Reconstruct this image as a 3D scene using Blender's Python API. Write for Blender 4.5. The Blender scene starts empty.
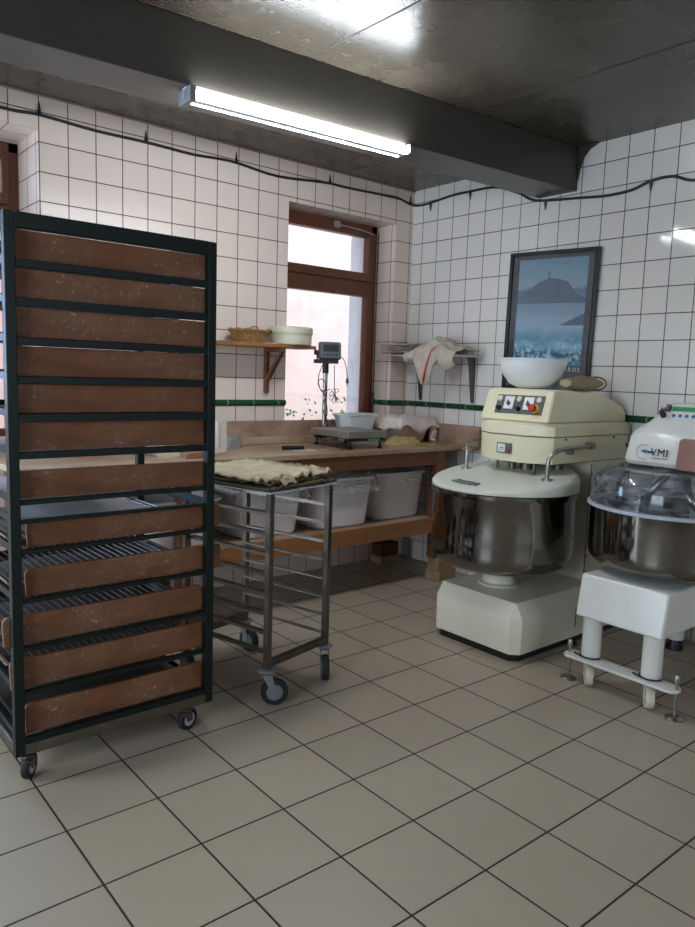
import bpy, bmesh, math, random
from mathutils import Vector, Matrix, noise
random.seed(7)
C = bpy.context.scene.collection
PI = math.pi

# ------------------------------------------------------------------ camera
f_px, yaw, pitch, roll = 734.53, 0.6972, -0.1201, 0.0322
cy, sy, cp, sp = math.cos(yaw), math.sin(yaw), math.cos(pitch), math.sin(pitch)
D = Vector((sy * cp, cy * cp, sp)); R0 = Vector((cy, -sy, 0)); U0 = R0.cross(D)
RV = R0 * math.cos(roll) + U0 * math.sin(roll); UV = -R0 * math.sin(roll) + U0 * math.cos(roll)
cam = bpy.data.cameras.new('camera'); camo = bpy.data.objects.new('camera', cam); C.objects.link(camo)
cam.sensor_fit = 'HORIZONTAL'; cam.sensor_width = 36; cam.lens = f_px * 36 / 695
cam.clip_start = 0.05; cam.clip_end = 100
M = Matrix((RV, UV, -D)).transposed().to_4x4(); M.translation = (-4.1347, -4.2344, 1.4467)
camo.matrix_world = M
bpy.context.scene.camera = camo

# ------------------------------------------------------------------ world, lights, exposure
vs = bpy.context.scene.view_settings
vs.view_transform = 'Standard'; vs.look = 'None'; vs.gamma = 1; vs.use_curve_mapping = False
vs.exposure = 0.68
W = bpy.data.worlds.new('world'); bpy.context.scene.world = W; W.use_nodes = True
bg = W.node_tree.nodes['Background']
bg.inputs[0].default_value = (0.70, 0.85, 1.0, 1); bg.inputs[1].default_value = 2.0


def area(name, loc, target, sx, sz, power, col):
    l = bpy.data.lights.new(name, 'AREA'); l.shape = 'RECTANGLE'; l.size = sx; l.size_y = sz
    l.energy = power; l.color = col
    o = bpy.data.objects.new(name, l); C.objects.link(o); o.location = loc
    o.rotation_euler = (Vector(target) - Vector(loc)).to_track_quat('-Z', 'Y').to_euler()
    return o


COOL = (0.72, 0.86, 1.0)
# daylight coming in through the openings of the room
area('daylight_left_window', (-5.95, -3.1, 1.65), (-4, -3.1, 1.45), 1.5, 1.3, 36, COOL)
area('daylight_left_door', (-5.95, -0.55, 1.05), (-4, -0.55, 0.75), 0.9, 2.0, 48, COOL)
area('daylight_back_window', (-2.6, -6.95, 1.75), (-2.5, -5, 1.6), 2.2, 1.2, 5, (0.86, 0.92, 1.0))
area('daylight_window_recess', (-3.72, 0.80, 1.9), (-2.82, -.1, 1.75), .7, 1.5, 40, (.42, .66, 1.0))


# ------------------------------------------------------------------ materials
def S(c):
    return tuple(((v / 255) / 12.92 if v / 255 <= .04045 else ((v / 255 + .055) / 1.055) ** 2.4) for v in c) + (1,)


def nodes_of(name):
    m = bpy.data.materials.new(name); m.use_nodes = True
    return m, m.node_tree, m.node_tree.nodes['Principled BSDF']


def mat(name, col, rough=.5, metal=0, var=.12, scale=6, bump=0, bscale=60, spec=.5, coat=0, stretch=(1, 1, 1), col2=None, rvar=0, dust=None):
    m, nt, b = nodes_of(name)
    N = nt.nodes; L = nt.links
    b.inputs['Roughness'].default_value = rough; b.inputs['Metallic'].default_value = metal
    b.inputs['Specular IOR Level'].default_value = spec; b.inputs['Coat Weight'].default_value = coat
    tc = N.new('ShaderNodeTexCoord'); mp = N.new('ShaderNodeMapping'); mp.inputs['Scale'].default_value = stretch
    L.new(tc.outputs['Object'], mp.inputs[0])
    nz = N.new('ShaderNodeTexNoise'); nz.inputs['Scale'].default_value = scale; nz.inputs['Detail'].default_value = 6
    nz.inputs['Roughness'].default_value = .6
    L.new(mp.outputs[0], nz.inputs['Vector'])
    rp = N.new('ShaderNodeValToRGB'); e = rp.color_ramp.elements
    c1 = S(col); c2 = S(col2) if col2 else tuple(v * (1 - 2 * var) for v in c1[:3]) + (1,)
    e[0].position = .3; e[0].color = c2; e[1].position = .65; e[1].color = c1
    L.new(nz.outputs[0], rp.inputs[0]); L.new(rp.outputs[0], b.inputs['Base Color'])
    if dust:   # pale flour smudges
        geo = N.new('ShaderNodeNewGeometry')
        d1 = N.new('ShaderNodeTexNoise'); d1.inputs['Scale'].default_value = 60; d1.inputs['Detail'].default_value = 5; d1.inputs['Roughness'].default_value = .7
        d2 = N.new('ShaderNodeTexNoise'); d2.inputs['Scale'].default_value = 5; d2.inputs['Detail'].default_value = 3
        for d in (d1, d2): L.new(geo.outputs['Position'], d.inputs['Vector'])
        a1 = N.new('ShaderNodeMapRange'); a1.inputs[1].default_value = .58; a1.inputs[2].default_value = .80; L.new(d1.outputs[0], a1.inputs[0])
        a2 = N.new('ShaderNodeMapRange'); a2.inputs[1].default_value = .42; a2.inputs[2].default_value = .7; L.new(d2.outputs[0], a2.inputs[0])
        ml = N.new('ShaderNodeMath'); ml.operation = 'MULTIPLY'; L.new(a1.outputs[0], ml.inputs[0]); L.new(a2.outputs[0], ml.inputs[1])
        ad = N.new('ShaderNodeMath'); ad.operation = 'MULTIPLY_ADD'; ad.inputs[1].default_value = 1.6; L.new(ml.outputs[0], ad.inputs[0])
        a3 = N.new('ShaderNodeMath'); a3.operation = 'MULTIPLY'; a3.inputs[1].default_value = .10; L.new(a2.outputs[0], a3.inputs[0]); L.new(a3.outputs[0], ad.inputs[2]); ad.use_clamp = True
        md = N.new('ShaderNodeMix'); md.data_type = 'RGBA'; L.new(ad.outputs[0], md.inputs[0]); L.new(rp.outputs[0], md.inputs[6]); md.inputs[7].default_value = S(dust)
        L.new(md.outputs[2], b.inputs['Base Color'])
    if rvar:
        mr = N.new('ShaderNodeMapRange'); mr.inputs[3].default_value = max(.02, rough - rvar); mr.inputs[4].default_value = rough + rvar
        L.new(nz.outputs[0], mr.inputs[0]); L.new(mr.outputs[0], b.inputs['Roughness'])
    if bump:
        n2 = N.new('ShaderNodeTexNoise'); n2.inputs['Scale'].default_value = bscale; n2.inputs['Detail'].default_value = 3
        L.new(mp.outputs[0], n2.inputs['Vector'])
        bp = N.new('ShaderNodeBump'); bp.inputs['Strength'].default_value = bump; bp.inputs['Distance'].default_value = .01
        L.new(n2.outputs[0], bp.inputs['Height']); L.new(bp.outputs[0], b.inputs['Normal'])
    return m


def mth(nt, op, a, b=None, c=None):
    n = nt.nodes.new('ShaderNodeMath'); n.operation = op
    for i, v in enumerate((a, b, c)):
        if v is None: continue
        if isinstance(v, (int, float)): n.inputs[i].default_value = v
        else: nt.links.new(v, n.inputs[i])
    return n.outputs[0]


def tile_mat(name, tile, grout, pitch, u_src, v_src, gw, rough, tilt, var, spec=.5, dirt=0, bias=0):
    """u_src/v_src: functions(nt, xyz sockets, normal sockets) giving metre coordinates"""
    m, nt, b = nodes_of(name); N = nt.nodes; L = nt.links
    geo = N.new('ShaderNodeNewGeometry')
    sp_ = N.new('ShaderNodeSeparateXYZ'); L.new(geo.outputs['Position'], sp_.inputs[0])
    sn = N.new('ShaderNodeSeparateXYZ'); L.new(geo.outputs['True Normal'], sn.inputs[0])
    P = sp_.outputs; Nn = sn.outputs
    u = mth(nt, 'DIVIDE', u_src(nt, P, Nn), pitch); v = mth(nt, 'DIVIDE', v_src(nt, P, Nn), pitch)

    def edge(w):
        fr = mth(nt, 'FRACT', w)
        return mth(nt, 'MINIMUM', fr, mth(nt, 'SUBTRACT', 1, fr))
    d = mth(nt, 'MINIMUM', edge(u), edge(v))
    mr = N.new('ShaderNodeMapRange'); mr.inputs[1].default_value = gw / pitch * .42; mr.inputs[2].default_value = gw / pitch * .65
    L.new(d, mr.inputs[0])
    cb = N.new('ShaderNodeCombineXYZ'); L.new(mth(nt, 'FLOOR', u), cb.inputs[0]); L.new(mth(nt, 'FLOOR', v), cb.inputs[1])
    L.new(mth(nt, 'ROUND', mth(nt, 'MULTIPLY', Nn[0], 3)), cb.inputs[2])
    wn = N.new('ShaderNodeTexWhiteNoise'); wn.noise_dimensions = '3D'; L.new(cb.outputs[0], wn.inputs['Vector'])
    nz = N.new('ShaderNodeTexNoise'); nz.inputs['Scale'].default_value = 5; nz.inputs['Detail'].default_value = 8
    nz.inputs['Roughness'].default_value = .65
    L.new(geo.outputs['Position'], nz.inputs['Vector'])
    t1 = S(tile)
    mx = N.new('ShaderNodeMix'); mx.data_type = 'RGBA'
    mx.inputs[6].default_value = tuple(c * (1 - var) for c in t1[:3]) + (1,); mx.inputs[7].default_value = t1
    vr = mth(nt, 'ADD', mth(nt, 'MULTIPLY', wn.outputs[0], .5), mth(nt, 'MULTIPLY', nz.outputs[0], .5 + dirt))
    L.new(vr, mx.inputs[0])
    mg = N.new('ShaderNodeMix'); mg.data_type = 'RGBA'; mg.inputs[6].default_value = S(grout)
    L.new(mr.outputs[0], mg.inputs[0]); L.new(mx.outputs[2], mg.inputs[7])
    L.new(mg.outputs[2], b.inputs['Base Color'])
    rr = N.new('ShaderNodeMapRange'); rr.inputs[3].default_value = .85; rr.inputs[4].default_value = rough
    L.new(mr.outputs[0], rr.inputs[0]); L.new(rr.outputs[0], b.inputs['Roughness'])
    b.inputs['Specular IOR Level'].default_value = spec
    # every tile is set at a slightly different angle, plus soft edges
    bp = N.new('ShaderNodeBump'); bp.inputs['Strength'].default_value = .5; bp.inputs['Distance'].default_value = .004
    L.new(mr.outputs[0], bp.inputs['Height'])
    s = N.new('ShaderNodeVectorMath'); s.operation = 'SUBTRACT'; L.new(wn.outputs['Color'], s.inputs[0]); s.inputs[1].default_value = (.5, .5, .5 + bias / max(tilt, 1e-4))
    s2 = N.new('ShaderNodeVectorMath'); s2.operation = 'SCALE'; L.new(s.outputs[0], s2.inputs[0]); s2.inputs['Scale'].default_value = tilt
    ad = N.new('ShaderNodeVectorMath'); ad.operation = 'ADD'; L.new(bp.outputs[0], ad.inputs[0]); L.new(s2.outputs[0], ad.inputs[1])
    nn = N.new('ShaderNodeVectorMath'); nn.operation = 'NORMALIZE'; L.new(ad.outputs[0], nn.inputs[0])
    L.new(nn.outputs[0], b.inputs['Normal'])
    return m


def wall_tiles(name, zrow, x0=.209, px=.153, col=(226, 221, 216), bias=0, rough=.07, spec=.5):
    def us(nt, P, Nn):   # along the wall, whichever way it faces
        isx = mth(nt, 'GREATER_THAN', mth(nt, 'ABSOLUTE', Nn[0]), .5)
        a = mth(nt, 'ADD', mth(nt, 'MULTIPLY', mth(nt, 'ADD', P[0], x0), .153 / px), .153 * 200); b = mth(nt, 'ADD', P[1], -.0445 + .153 * 200)
        return mth(nt, 'ADD', mth(nt, 'MULTIPLY', a, mth(nt, 'SUBTRACT', 1, isx)), mth(nt, 'MULTIPLY', b, isx))

    def vs_(nt, P, Nn):
        isz = mth(nt, 'GREATER_THAN', mth(nt, 'ABSOLUTE', Nn[2]), .5)
        low = mth(nt, 'LESS_THAN', P[2], 1.24)
        zz = mth(nt, 'SUBTRACT', P[2], zrow - .153 * 100)
        zz = mth(nt, 'ADD', zz, mth(nt, 'MULTIPLY', low, zrow - .153 * 10 - 1.22))
        b = mth(nt, 'ADD', P[1], .153 * 200)
        return mth(nt, 'ADD', mth(nt, 'MULTIPLY', zz, mth(nt, 'SUBTRACT', 1, isz)), mth(nt, 'MULTIPLY', b, isz))
    return tile_mat(name, col, (72, 60, 54), .153, us, vs_, .0048, rough, .012, .07, spec, bias=bias)


M_WA = wall_tiles('glazed_wall_tile_a', 2.7832, .185, .1544, (232, 214, 203), -.03, .22, .25)
M_WB = wall_tiles('glazed_wall_tile_b', 2.7737)
M_FLOOR = tile_mat('floor_tile', (174, 160, 140), (46, 38, 32), .3055,
                   lambda nt, P, N: mth(nt, 'ADD', mth(nt, 'ADD', P[0], mth(nt, 'MULTIPLY', P[1], -.005)), 2.7928 - .0103 + .3055 * 60),
                   lambda nt, P, N: mth(nt, 'ADD', mth(nt, 'ADD', P[1], mth(nt, 'MULTIPLY', P[0], .005)), 2.0539 + .014 + .3055 * 60),
                   .0062, .36, .01, .16, .45, .3)
M_CEIL = mat('smoke_dark_ceiling_panel', (78, 71, 61), .27, 0, .18, 2.5, .12, 90, .45, rvar=.08)
M_BEAM = mat('dark_grey_beam', (70, 66, 60), .34, 0, .15, 2, .1, 40, .5, rvar=.1)
M_SEAM = mat('seam', (52, 46, 40), .5)
M_PLASTER = mat('pink_plaster', (232, 202, 188), .9, 0, .08, 3, .3, 30, .2, col2=(224, 186, 172))
M_WHITEWALL = mat('white_render', (215, 212, 208), .8, 0, .05, 3)
M_BROWNWIN = mat('brown_window_wood', (112, 62, 38), .38, 0, .22, 5, .08, 60, .5, stretch=(1, 1, .15))
M_GREEN = mat('green_bullnose', (22, 78, 46), .12, 0, .12, 8, 0, 1, .6)
M_RACK = mat('dark_green_paint', (5, 20, 17), .45, 0, .25, 12, .08, 90, .3, col2=(9, 24, 21))
M_BOARD = mat('floured_brown_board', (130, 82, 52), .6, 0, .2, 5, .15, 70, .35, stretch=(.8, 1, 2.5), col2=(92, 56, 36), dust=(188, 170, 152))
M_CRATE = mat('beech', (184, 132, 80), .55, 0, .18, 4, .1, 60, .35, stretch=(.3, 1, 3))
M_TABLE = mat('red_brown_table_wood', (118, 74, 48), .48, 0, .22, 4, .1, 60, .4, stretch=(.3, 1, 2))
M_SHELFW = mat('orange_pine', (162, 110, 66), .5, 0, .16, 4, .1, 60, .4, stretch=(.3, 1, 3))
M_TOP = mat('floured_worktop', (178, 156, 132), .5, 0, .12, 2.5, .1, 40, .4, col2=(140, 104, 80))
M_SPLASH = mat('floured_backboard', (180, 150, 130), .6, 0, .2, 6, .2, 50, .3, col2=(132, 100, 82))
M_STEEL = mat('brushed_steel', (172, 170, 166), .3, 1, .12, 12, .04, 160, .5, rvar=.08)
M_BOWL = mat('polished_steel_bowl', (142, 140, 136), .09, 1, .1, 3, .02, 60, .5, stretch=(1, 1, .1), rvar=.03)
M_DKSTEEL = mat('dull_steel', (118, 112, 104), .36, 1, .15, 12, .04, 160)
M_WIRE = mat('wire', (196, 198, 200), .3, 1, .1, 10)
M_CREAM = mat('cream_enamel', (234, 225, 192), .3, 0, .05, 3, .03, 30, .5)
M_CREAM2 = mat('pale_enamel', (232, 225, 206), .34, 0, .05, 3, .03, 30, .5)
M_WHITE = mat('white_enamel', (228, 226, 218), .24, 0, .04, 3, .02, 30, .5)
M_LID = mat('white_lid', (218, 220, 206), .35, 0, .05, 4)
M_BLACK = mat('black_plastic', (22, 22, 24), .4, 0, .1)
M_RUBBER = mat('rubber', (26, 26, 27), .7, 0, .1)
M_GREYW = mat('grey_caster', (120, 122, 122), .5, 0, .1)
M_PLASTIC = mat('white_plastic', (225, 228, 230), .35, 0, .04)
M_TUBW = mat('milky_tub', (232, 226, 228), .4, 0, .08, 3)
M_LINEN = mat('linen', (202, 188, 158), .95, 0, .14, 14, .5, 220, .1, col2=(172, 158, 128))
M_LINENSHADE = mat('shaded_linen', (100, 88, 66), .95, 0, .15, 14, .5, 220, .1)  # same linen with the shade of the lower folds put into its colour
M_TOWEL = mat('grey_towel', (200, 190, 174), .95, 0, .12, 12, .4, 220, .1)
M_RED = mat('red', (190, 30, 32), .5, 0, .08)
M_SACK = mat('sack', (176, 160, 130), .95, 0, .12, 14, .5, 200, .1)
M_BASKET = mat('basket_cane', (170, 132, 84), .7, 0, .3, 60, .6, 150, .2)
M_TIN = mat('cream_tin', (214, 210, 186), .45, 0, .05)
M_DIAL = mat('dial_grey', (96, 96, 94), .4)
M_LAB = mat('white_label', (232, 232, 232), .4, 0, .02)
M_YEL = mat('yellow', (226, 198, 40), .4)
M_GRN = mat('green_label', (64, 160, 100), .4)
M_BLUE = mat('blue', (40, 110, 170), .4)
M_PAPER = mat('paper', (226, 220, 212), .8, 0, .06)
M_PINKP = mat('pink_paper', (226, 196, 190), .8, 0, .06)
M_STONE = mat('grey_scraper', (138, 138, 132), .6)
M_BRASS = mat('brick_wood', (168, 140, 102), .7, 0, .2, 8, .2, 60, .3)
M_BRICKD = mat('dark_block', (92, 58, 42), .7, 0, .2, 8, .2, 60, .3)
M_CABLE = mat('cable', (18, 20, 22), .45)
M_LEAF = mat('leaf', (86, 134, 52), .7, 0, .3, 40)
M_GREYTRAY = mat('grey_tray', (184, 188, 196), .4, 0, .08, 6)
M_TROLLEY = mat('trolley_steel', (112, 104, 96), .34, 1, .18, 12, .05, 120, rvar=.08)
M_BLACKTRAY = mat('black_baking_tray', (34, 32, 32), .5, 0, .15, 8)
M_STICK = mat('brown_sticker', (158, 112, 98), .6)
M_FRAMEB = mat('black_frame', (20, 24, 32), .2, 0, .1, 5, spec=.7)


def emis(name, col, st):
    m = bpy.data.materials.new(name); m.use_nodes = True; nt = m.node_tree
    for n in list(nt.nodes):
        if n.type == 'BSDF_PRINCIPLED': nt.nodes.remove(n)
    e = nt.nodes.new('ShaderNodeEmission'); e.inputs[0].default_value = col; e.inputs[1].default_value = st
    nt.links.new(e.outputs[0], nt.nodes['Material Output'].inputs[0]); return m


M_TUBE = emis('fluorescent_tube', (.88, .94, 1.0, 1), 54)


def clear_mat(name, tint, gloss, rough, haze):
    """thin clear sheet: see-through, mirror-like at grazing angles, with some scratches"""
    m = bpy.data.materials.new(name); m.use_nodes = True; nt = m.node_tree; N = nt.nodes; L = nt.links
    for n in list(N):
        if n.type == 'BSDF_PRINCIPLED': N.remove(n)
    t = N.new('ShaderNodeBsdfTransparent'); t.inputs[0].default_value = tint
    g = N.new('ShaderNodeBsdfGlossy'); g.inputs['Roughness'].default_value = rough
    lw = N.new('ShaderNodeFresnel'); lw.inputs[0].default_value = gloss
    mx = N.new('ShaderNodeMixShader'); L.new(lw.outputs[0], mx.inputs[0]); L.new(t.outputs[0], mx.inputs[1]); L.new(g.outputs[0], mx.inputs[2])
    d = N.new('ShaderNodeBsdfDiffuse'); d.inputs[0].default_value = (.8, .82, .84, 1)
    nz = N.new('ShaderNodeTexNoise'); nz.inputs['Scale'].default_value = 9; nz.inputs['Detail'].default_value = 8
    mr = N.new('ShaderNodeMapRange'); mr.inputs[1].default_value = .45; mr.inputs[2].default_value = .75; mr.inputs[3].default_value = haze * .3; mr.inputs[4].default_value = haze * 2
    L.new(nz.outputs[0], mr.inputs[0])
    m2 = N.new('ShaderNodeMixShader'); L.new(mr.outputs[0], m2.inputs[0]); L.new(mx.outputs[0], m2.inputs[1]); L.new(d.outputs[0], m2.inputs[2])
    L.new(m2.outputs[0], N['Material Output'].inputs[0]); return m


M_GLASS = clear_mat('window_glass', (.97, .98, 1, 1), 1.45, .01, .0)
M_DOME = clear_mat('clear_dome', (.86, .88, .9, 1), 1.5, .08, .13)
M_FILM = clear_mat('plastic_film', (.95, .95, .96, 1), 1.45, .2, .30)


# ------------------------------------------------------------------ mesh helpers
class MB:
    def __init__(s): s.bm = bmesh.new(); s.M = Matrix()

    def v(s, p): return s.bm.verts.new(s.M @ Vector(p))

    def face(s, vs):
        try: return s.bm.faces.new(vs)
        except ValueError: return None

    def box(s, x0, y0, z0, x1, y1, z1):
        p = [s.v((x, y, z)) for z in (z0, z1) for x, y in ((x0, y0), (x1, y0), (x1, y1), (x0, y1))]
        for q in ((0, 3, 2, 1), (4, 5, 6, 7), (0, 1, 5, 4), (1, 2, 6, 5), (2, 3, 7, 6), (3, 0, 4, 7)): s.face([p[i] for i in q])
        return s

    def bar(s, a, b, w, h, up=(0, 0, 1)):
        a = Vector(a); b = Vector(b); d = (b - a).normalized(); u = Vector(up); r = d.cross(u)
        if r.length < 1e-4: r = d.cross(Vector((1, 0, 0)))
        r.normalize(); u = r.cross(d)
        A = [s.v(a + r * i * w / 2 + u * j * h / 2) for i, j in ((-1, -1), (1, -1), (1, 1), (-1, 1))]
        B = [s.v(b + r * i * w / 2 + u * j * h / 2) for i, j in ((-1, -1), (1, -1), (1, 1), (-1, 1))]
        for i in range(4): s.face([A[i], A[(i + 1) % 4], B[(i + 1) % 4], B[i]])
        s.face(A[::-1]); s.face(B); return s

    def loft(s, rings, cap=True, closed=True):
        R = [[s.v(p) for p in r] for r in rings]
        n = len(R[0])
        for a, b in zip(R[:-1], R[1:]):
            for i in range(n if closed else n - 1): s.face([a[i], a[(i + 1) % n], b[(i + 1) % n], b[i]])
        if cap: s.face(R[0][::-1]); s.face(R[-1])
        return s

    def prism(s, poly, z0, z1):
        return s.loft([[(x, y, z0) for x, y in poly], [(x, y, z1) for x, y in poly]])

    def lathe(s, prof, cx=0, cy=0, n=32, cap0=True, cap1=True):
        rings = []
        for r, z in prof: rings.append([s.v((cx + r * math.cos(2 * PI * i / n), cy + r * math.sin(2 * PI * i / n), z)) for i in range(n)])
        for a, b in zip(rings[:-1], rings[1:]):
            for i in range(n): s.face([a[i], a[(i + 1) % n], b[(i + 1) % n], b[i]])
        if cap0: s.face(rings[0][::-1])
        if cap1: s.face(rings[-1])
        return s

    def tube(s, pts, r, n=8, cap=True):
        pts = [Vector(p) for p in pts]; rings = []; prev = None
        for i, p in enumerate(pts):
            t = (pts[min(i + 1, len(pts) - 1)] - pts[max(i - 1, 0)]).normalized()
            if prev is None:
                a = t.orthogonal().normalized()
            else:
                a = (prev - t * prev.dot(t)); a = a.normalized() if a.length > 1e-5 else t.orthogonal().normalized()
            prev = a; b = t.cross(a)
            rr = r[i] if isinstance(r, (list, tuple)) else r
            rings.append([s.v(p + (a * math.cos(2 * PI * k / n) + b * math.sin(2 * PI * k / n)) * rr) for k in range(n)])
        for a, b in zip(rings[:-1], rings[1:]):
            for i in range(n): s.face([a[i], a[(i + 1) % n], b[(i + 1) % n], b[i]])
        if cap: s.face(rings[0][::-1]); s.face(rings[-1])
        return s

    def sheet(s, fn, nu, nv):
        g = [[s.v(fn(i / nu, j / nv)) for j in range(nv + 1)] for i in range(nu + 1)]
        for i in range(nu):
            for j in range(nv): s.face([g[i][j], g[i + 1][j], g[i + 1][j + 1], g[i][j + 1]])
        return s

    def build(s, name, m, parent=None, smooth=True, bevel=0, seg=2, solid=0, origin=None, sub=0, ang=40):
        me = bpy.data.meshes.new(name); bmesh.ops.recalc_face_normals(s.bm, faces=s.bm.faces)
        if origin is not None: bmesh.ops.translate(s.bm, verts=s.bm.verts, vec=-Vector(origin))
        s.bm.to_mesh(me); s.bm.free(); me.materials.append(m)
        if smooth:
            for p in me.polygons: p.use_smooth = True
            me.set_sharp_from_angle(angle=math.radians(ang))
        o = bpy.data.objects.new(name, me); C.objects.link(o)
        if origin is not None: o.location = origin
        if solid:
            q = o.modifiers.new('s', 'SOLIDIFY'); q.thickness = solid; q.offset = 0
        if sub:
            q = o.modifiers.new('u', 'SUBSURF'); q.levels = q.render_levels = sub
        if bevel:
            q = o.modifiers.new('b', 'BEVEL'); q.width = bevel; q.segments = seg; q.limit_method = 'ANGLE'; q.angle_limit = math.radians(35)
            for p in me.polygons: p.use_smooth = True
            q.harden_normals = True
        if parent is not None:
            o.parent = parent
            pm = Matrix.LocRotScale(parent.location, parent.rotation_euler, None) if parent.parent is None else Matrix()
            if not getattr(parent, '_x', None) and parent.type == 'EMPTY' and origin is None:
                pass
        return o


def thing(name, label, cat, loc=(0, 0, 0), rotz=0, group=None):
    o = bpy.data.objects.new(name, None); C.objects.link(o); o.empty_display_size = .1
    o.location = loc; o.rotation_euler = (0, 0, rotz); o['label'] = label; o['category'] = cat
    if group: o['group'] = group
    return o


def tag(o, label, cat, group=None, kind=None):
    o['label'] = label; o['category'] = cat
    if group: o['group'] = group
    if kind: o['kind'] = kind
    return o


def struct(o): o['kind'] = 'structure'; return o


def mesh_text(name, txt, size, m, parent, mtx, ext=.0008, space=1.0):
    cu = bpy.data.curves.new(name, 'FONT'); cu.body = txt; cu.size = size; cu.extrude = ext; cu.align_x = 'CENTER'; cu.align_y = 'CENTER'; cu.space_character = space
    t = bpy.data.objects.new('t', cu); C.objects.link(t)
    bpy.context.view_layer.update()
    me = bpy.data.meshes.new_from_object(t.evaluated_get(bpy.context.evaluated_depsgraph_get()))
    bpy.data.objects.remove(t); me.name = name; me.materials.clear(); me.materials.append(m)
    me.transform(mtx)
    o = bpy.data.objects.new(name, me); C.objects.link(o); o.parent = parent; return o


def face_mx(loc, normal, up=(0, 0, 1)):
    z = Vector(normal).normalized(); x = Vector(up).cross(z).normalized(); y = z.cross(x)
    m = Matrix((x, y, z)).transposed().to_4x4(); m.translation = loc; return m


def rrect(hx_, hy_, r, n=5):
    p = []
    for cx, cy_, a0 in ((hx_ - r, hy_ - r, 0), (-hx_ + r, hy_ - r, PI / 2), (-hx_ + r, -hy_ + r, PI), (hx_ - r, -hy_ + r, 1.5 * PI)):
        for k in range(n + 1):
            a = a0 + PI / 2 * k / n; p.append((cx + r * math.cos(a), cy_ + r * math.sin(a)))
    return p


def nz(*p): return noise.noise(Vector(p))


# ------------------------------------------------------------------ room shell
XL, YB, H = -5.8, -6.8, 2.90
struct(MB().box(XL - .2, YB - .2, -.1, .2, .2, 0).build('floor', M_FLOOR, smooth=False))
# ceiling in front of the beam and the slightly lower bay behind it
struct(MB().box(XL - .2, YB - .2, H, .2, -1.2, H + .1).build('ceiling', M_CEIL, smooth=False))
struct(MB().box(XL - .2, -1.2, 2.87, .2, .2, 3.0).build('ceiling_bay', M_CEIL, smooth=False))


def quad_wall(mb, plane, a0, a1, z0, z1, holes, t0, t1):
    """wall slab between t0..t1 with rectangular holes (a0,a1,z0,z1)"""
    xs = sorted({a0, a1, *[h[0] for h in holes], *[h[1] for h in holes]})
    for xa, xb in zip(xs[:-1], xs[1:]):
        zs = [(z0, z1)]
        for h in holes:
            if h[0] <= xa and h[1] >= xb:
                n = []
                for p, q in zs:
                    if h[2] > p: n.append((p, min(q, h[2])))
                    if h[3] < q: n.append((max(p, h[3]), q))
                zs = n
        for p, q in zs:
            if q - p < 1e-4: continue
            if plane == 'y': mb.box(xa, t0, p, xb, t1, q)
            else: mb.box(t0, xa, p, t1, xb, q)


WX0, WX1, WZ0, WZ1 = -1.178, -.18, .95, 2.60
LX0, LX1, LZ0, LZ1 = -3.95, -2.815, .95, 2.69
w = MB(); quad_wall(w, 'y', XL - .2, 0, 0, 2.87, [(WX0, WX1, WZ0, WZ1), (LX0, LX1, LZ0, LZ1)], 0, .42)
struct(w.build('wall_back', M_WA, smooth=False))
struct(MB().box(0, YB - .2, 0, .2, .42, H).build('wall_right', M_WB, smooth=False))
w = MB(); quad_wall(w, 'x', YB, 0, 0, H, [(-3.85, -2.35, 1.0, 2.3), (-1.0, -.1, 0.0, 2.1)], XL - .15, XL)
struct(w.build('wall_left', M_WB, smooth=False))
w = MB(); quad_wall(w, 'y', XL, 0, 0, H, [(-3.7, -1.5, 1.15, 2.35)], YB - .15, YB)
struct(w.build('wall_front', M_WA, smooth=False))

# the beam across the room and the second dark duct near the top right corner
bp = [(-5.8, -1.06), (0, -1.455), (0, -1.175), (-5.8, -.78)]
struct(MB().prism(bp, 2.635, 2.899).build('trim_1', M_BEAM, bevel=.004))
struct(MB().box(-5.8, -3.25, 2.60, -0.0, -2.952, 2.899).build('trim_2', M_BEAM, bevel=.004))
# ceiling panel seams
sm = MB()
for x in (-.93, -2.0, -3.2, -4.4): sm.box(x - .004, -6.7, H - .002, x + .004, -1.47, H + .001)
struct(sm.build('trim_3', M_SEAM, smooth=False))
# small cove between wall tiles and ceiling
struct(MB().prism([(-5.8, -.012), (-.0, -.012), (0, 0), (-5.8, 0)], 2.862, 2.8699).build('trim_4', mat('cornice_strip', (150, 132, 118), .6)))
cv = MB(); r_ = .10
pl = [(0, -1.456, H - .0), (0, -1.456, H - .30)]
cv.loft([[(0 - .012 * k, -1.457, 2.70), (0 - .012 * k, -1.457 - .012, 2.76), (0 - .012 * k, -1.457 - .035, 2.83), (0 - .012 * k, -1.457 - .07, 2.87), (0 - .012 * k, -1.457 - .14, H), (0 - .012 * k, -1.457, H)] for k in (0, 1)])
struct(cv.build('trim_5', M_BEAM))


def trim_mat():
    m, nt, b = nodes_of('green_bullnose_tiles'); N = nt.nodes; L = nt.links
    geo = N.new('ShaderNodeNewGeometry'); s_ = N.new('ShaderNodeSeparateXYZ'); L.new(geo.outputs['Position'], s_.inputs[0])
    t = mth(nt, 'FRACT', mth(nt, 'DIVIDE', mth(nt, 'ADD', mth(nt, 'ADD', s_.outputs[0], s_.outputs[1]), 40.06), .2))
    g = mth(nt, 'LESS_THAN', t, .03)
    mx = N.new('ShaderNodeMix'); mx.data_type = 'RGBA'; mx.inputs[6].default_value = S((18, 74, 42)); mx.inputs[7].default_value = S((150, 170, 150))
    L.new(g, mx.inputs[0]); L.new(mx.outputs[2], b.inputs['Base Color']); b.inputs['Roughness'].default_value = .12; return m


M_TRIM = trim_mat()


def bull(p0, p1, nrm):
    mb = MB(); d = Vector(nrm); rings = []
    for p in (p0, p1):
        rings.append([tuple(Vector(p) + d * (.018 * math.sin(a)) + Vector((0, 0, .02 * math.cos(a)))) for a in [PI * k / 8 for k in range(9)]])
    mb.loft(rings); return mb


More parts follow.
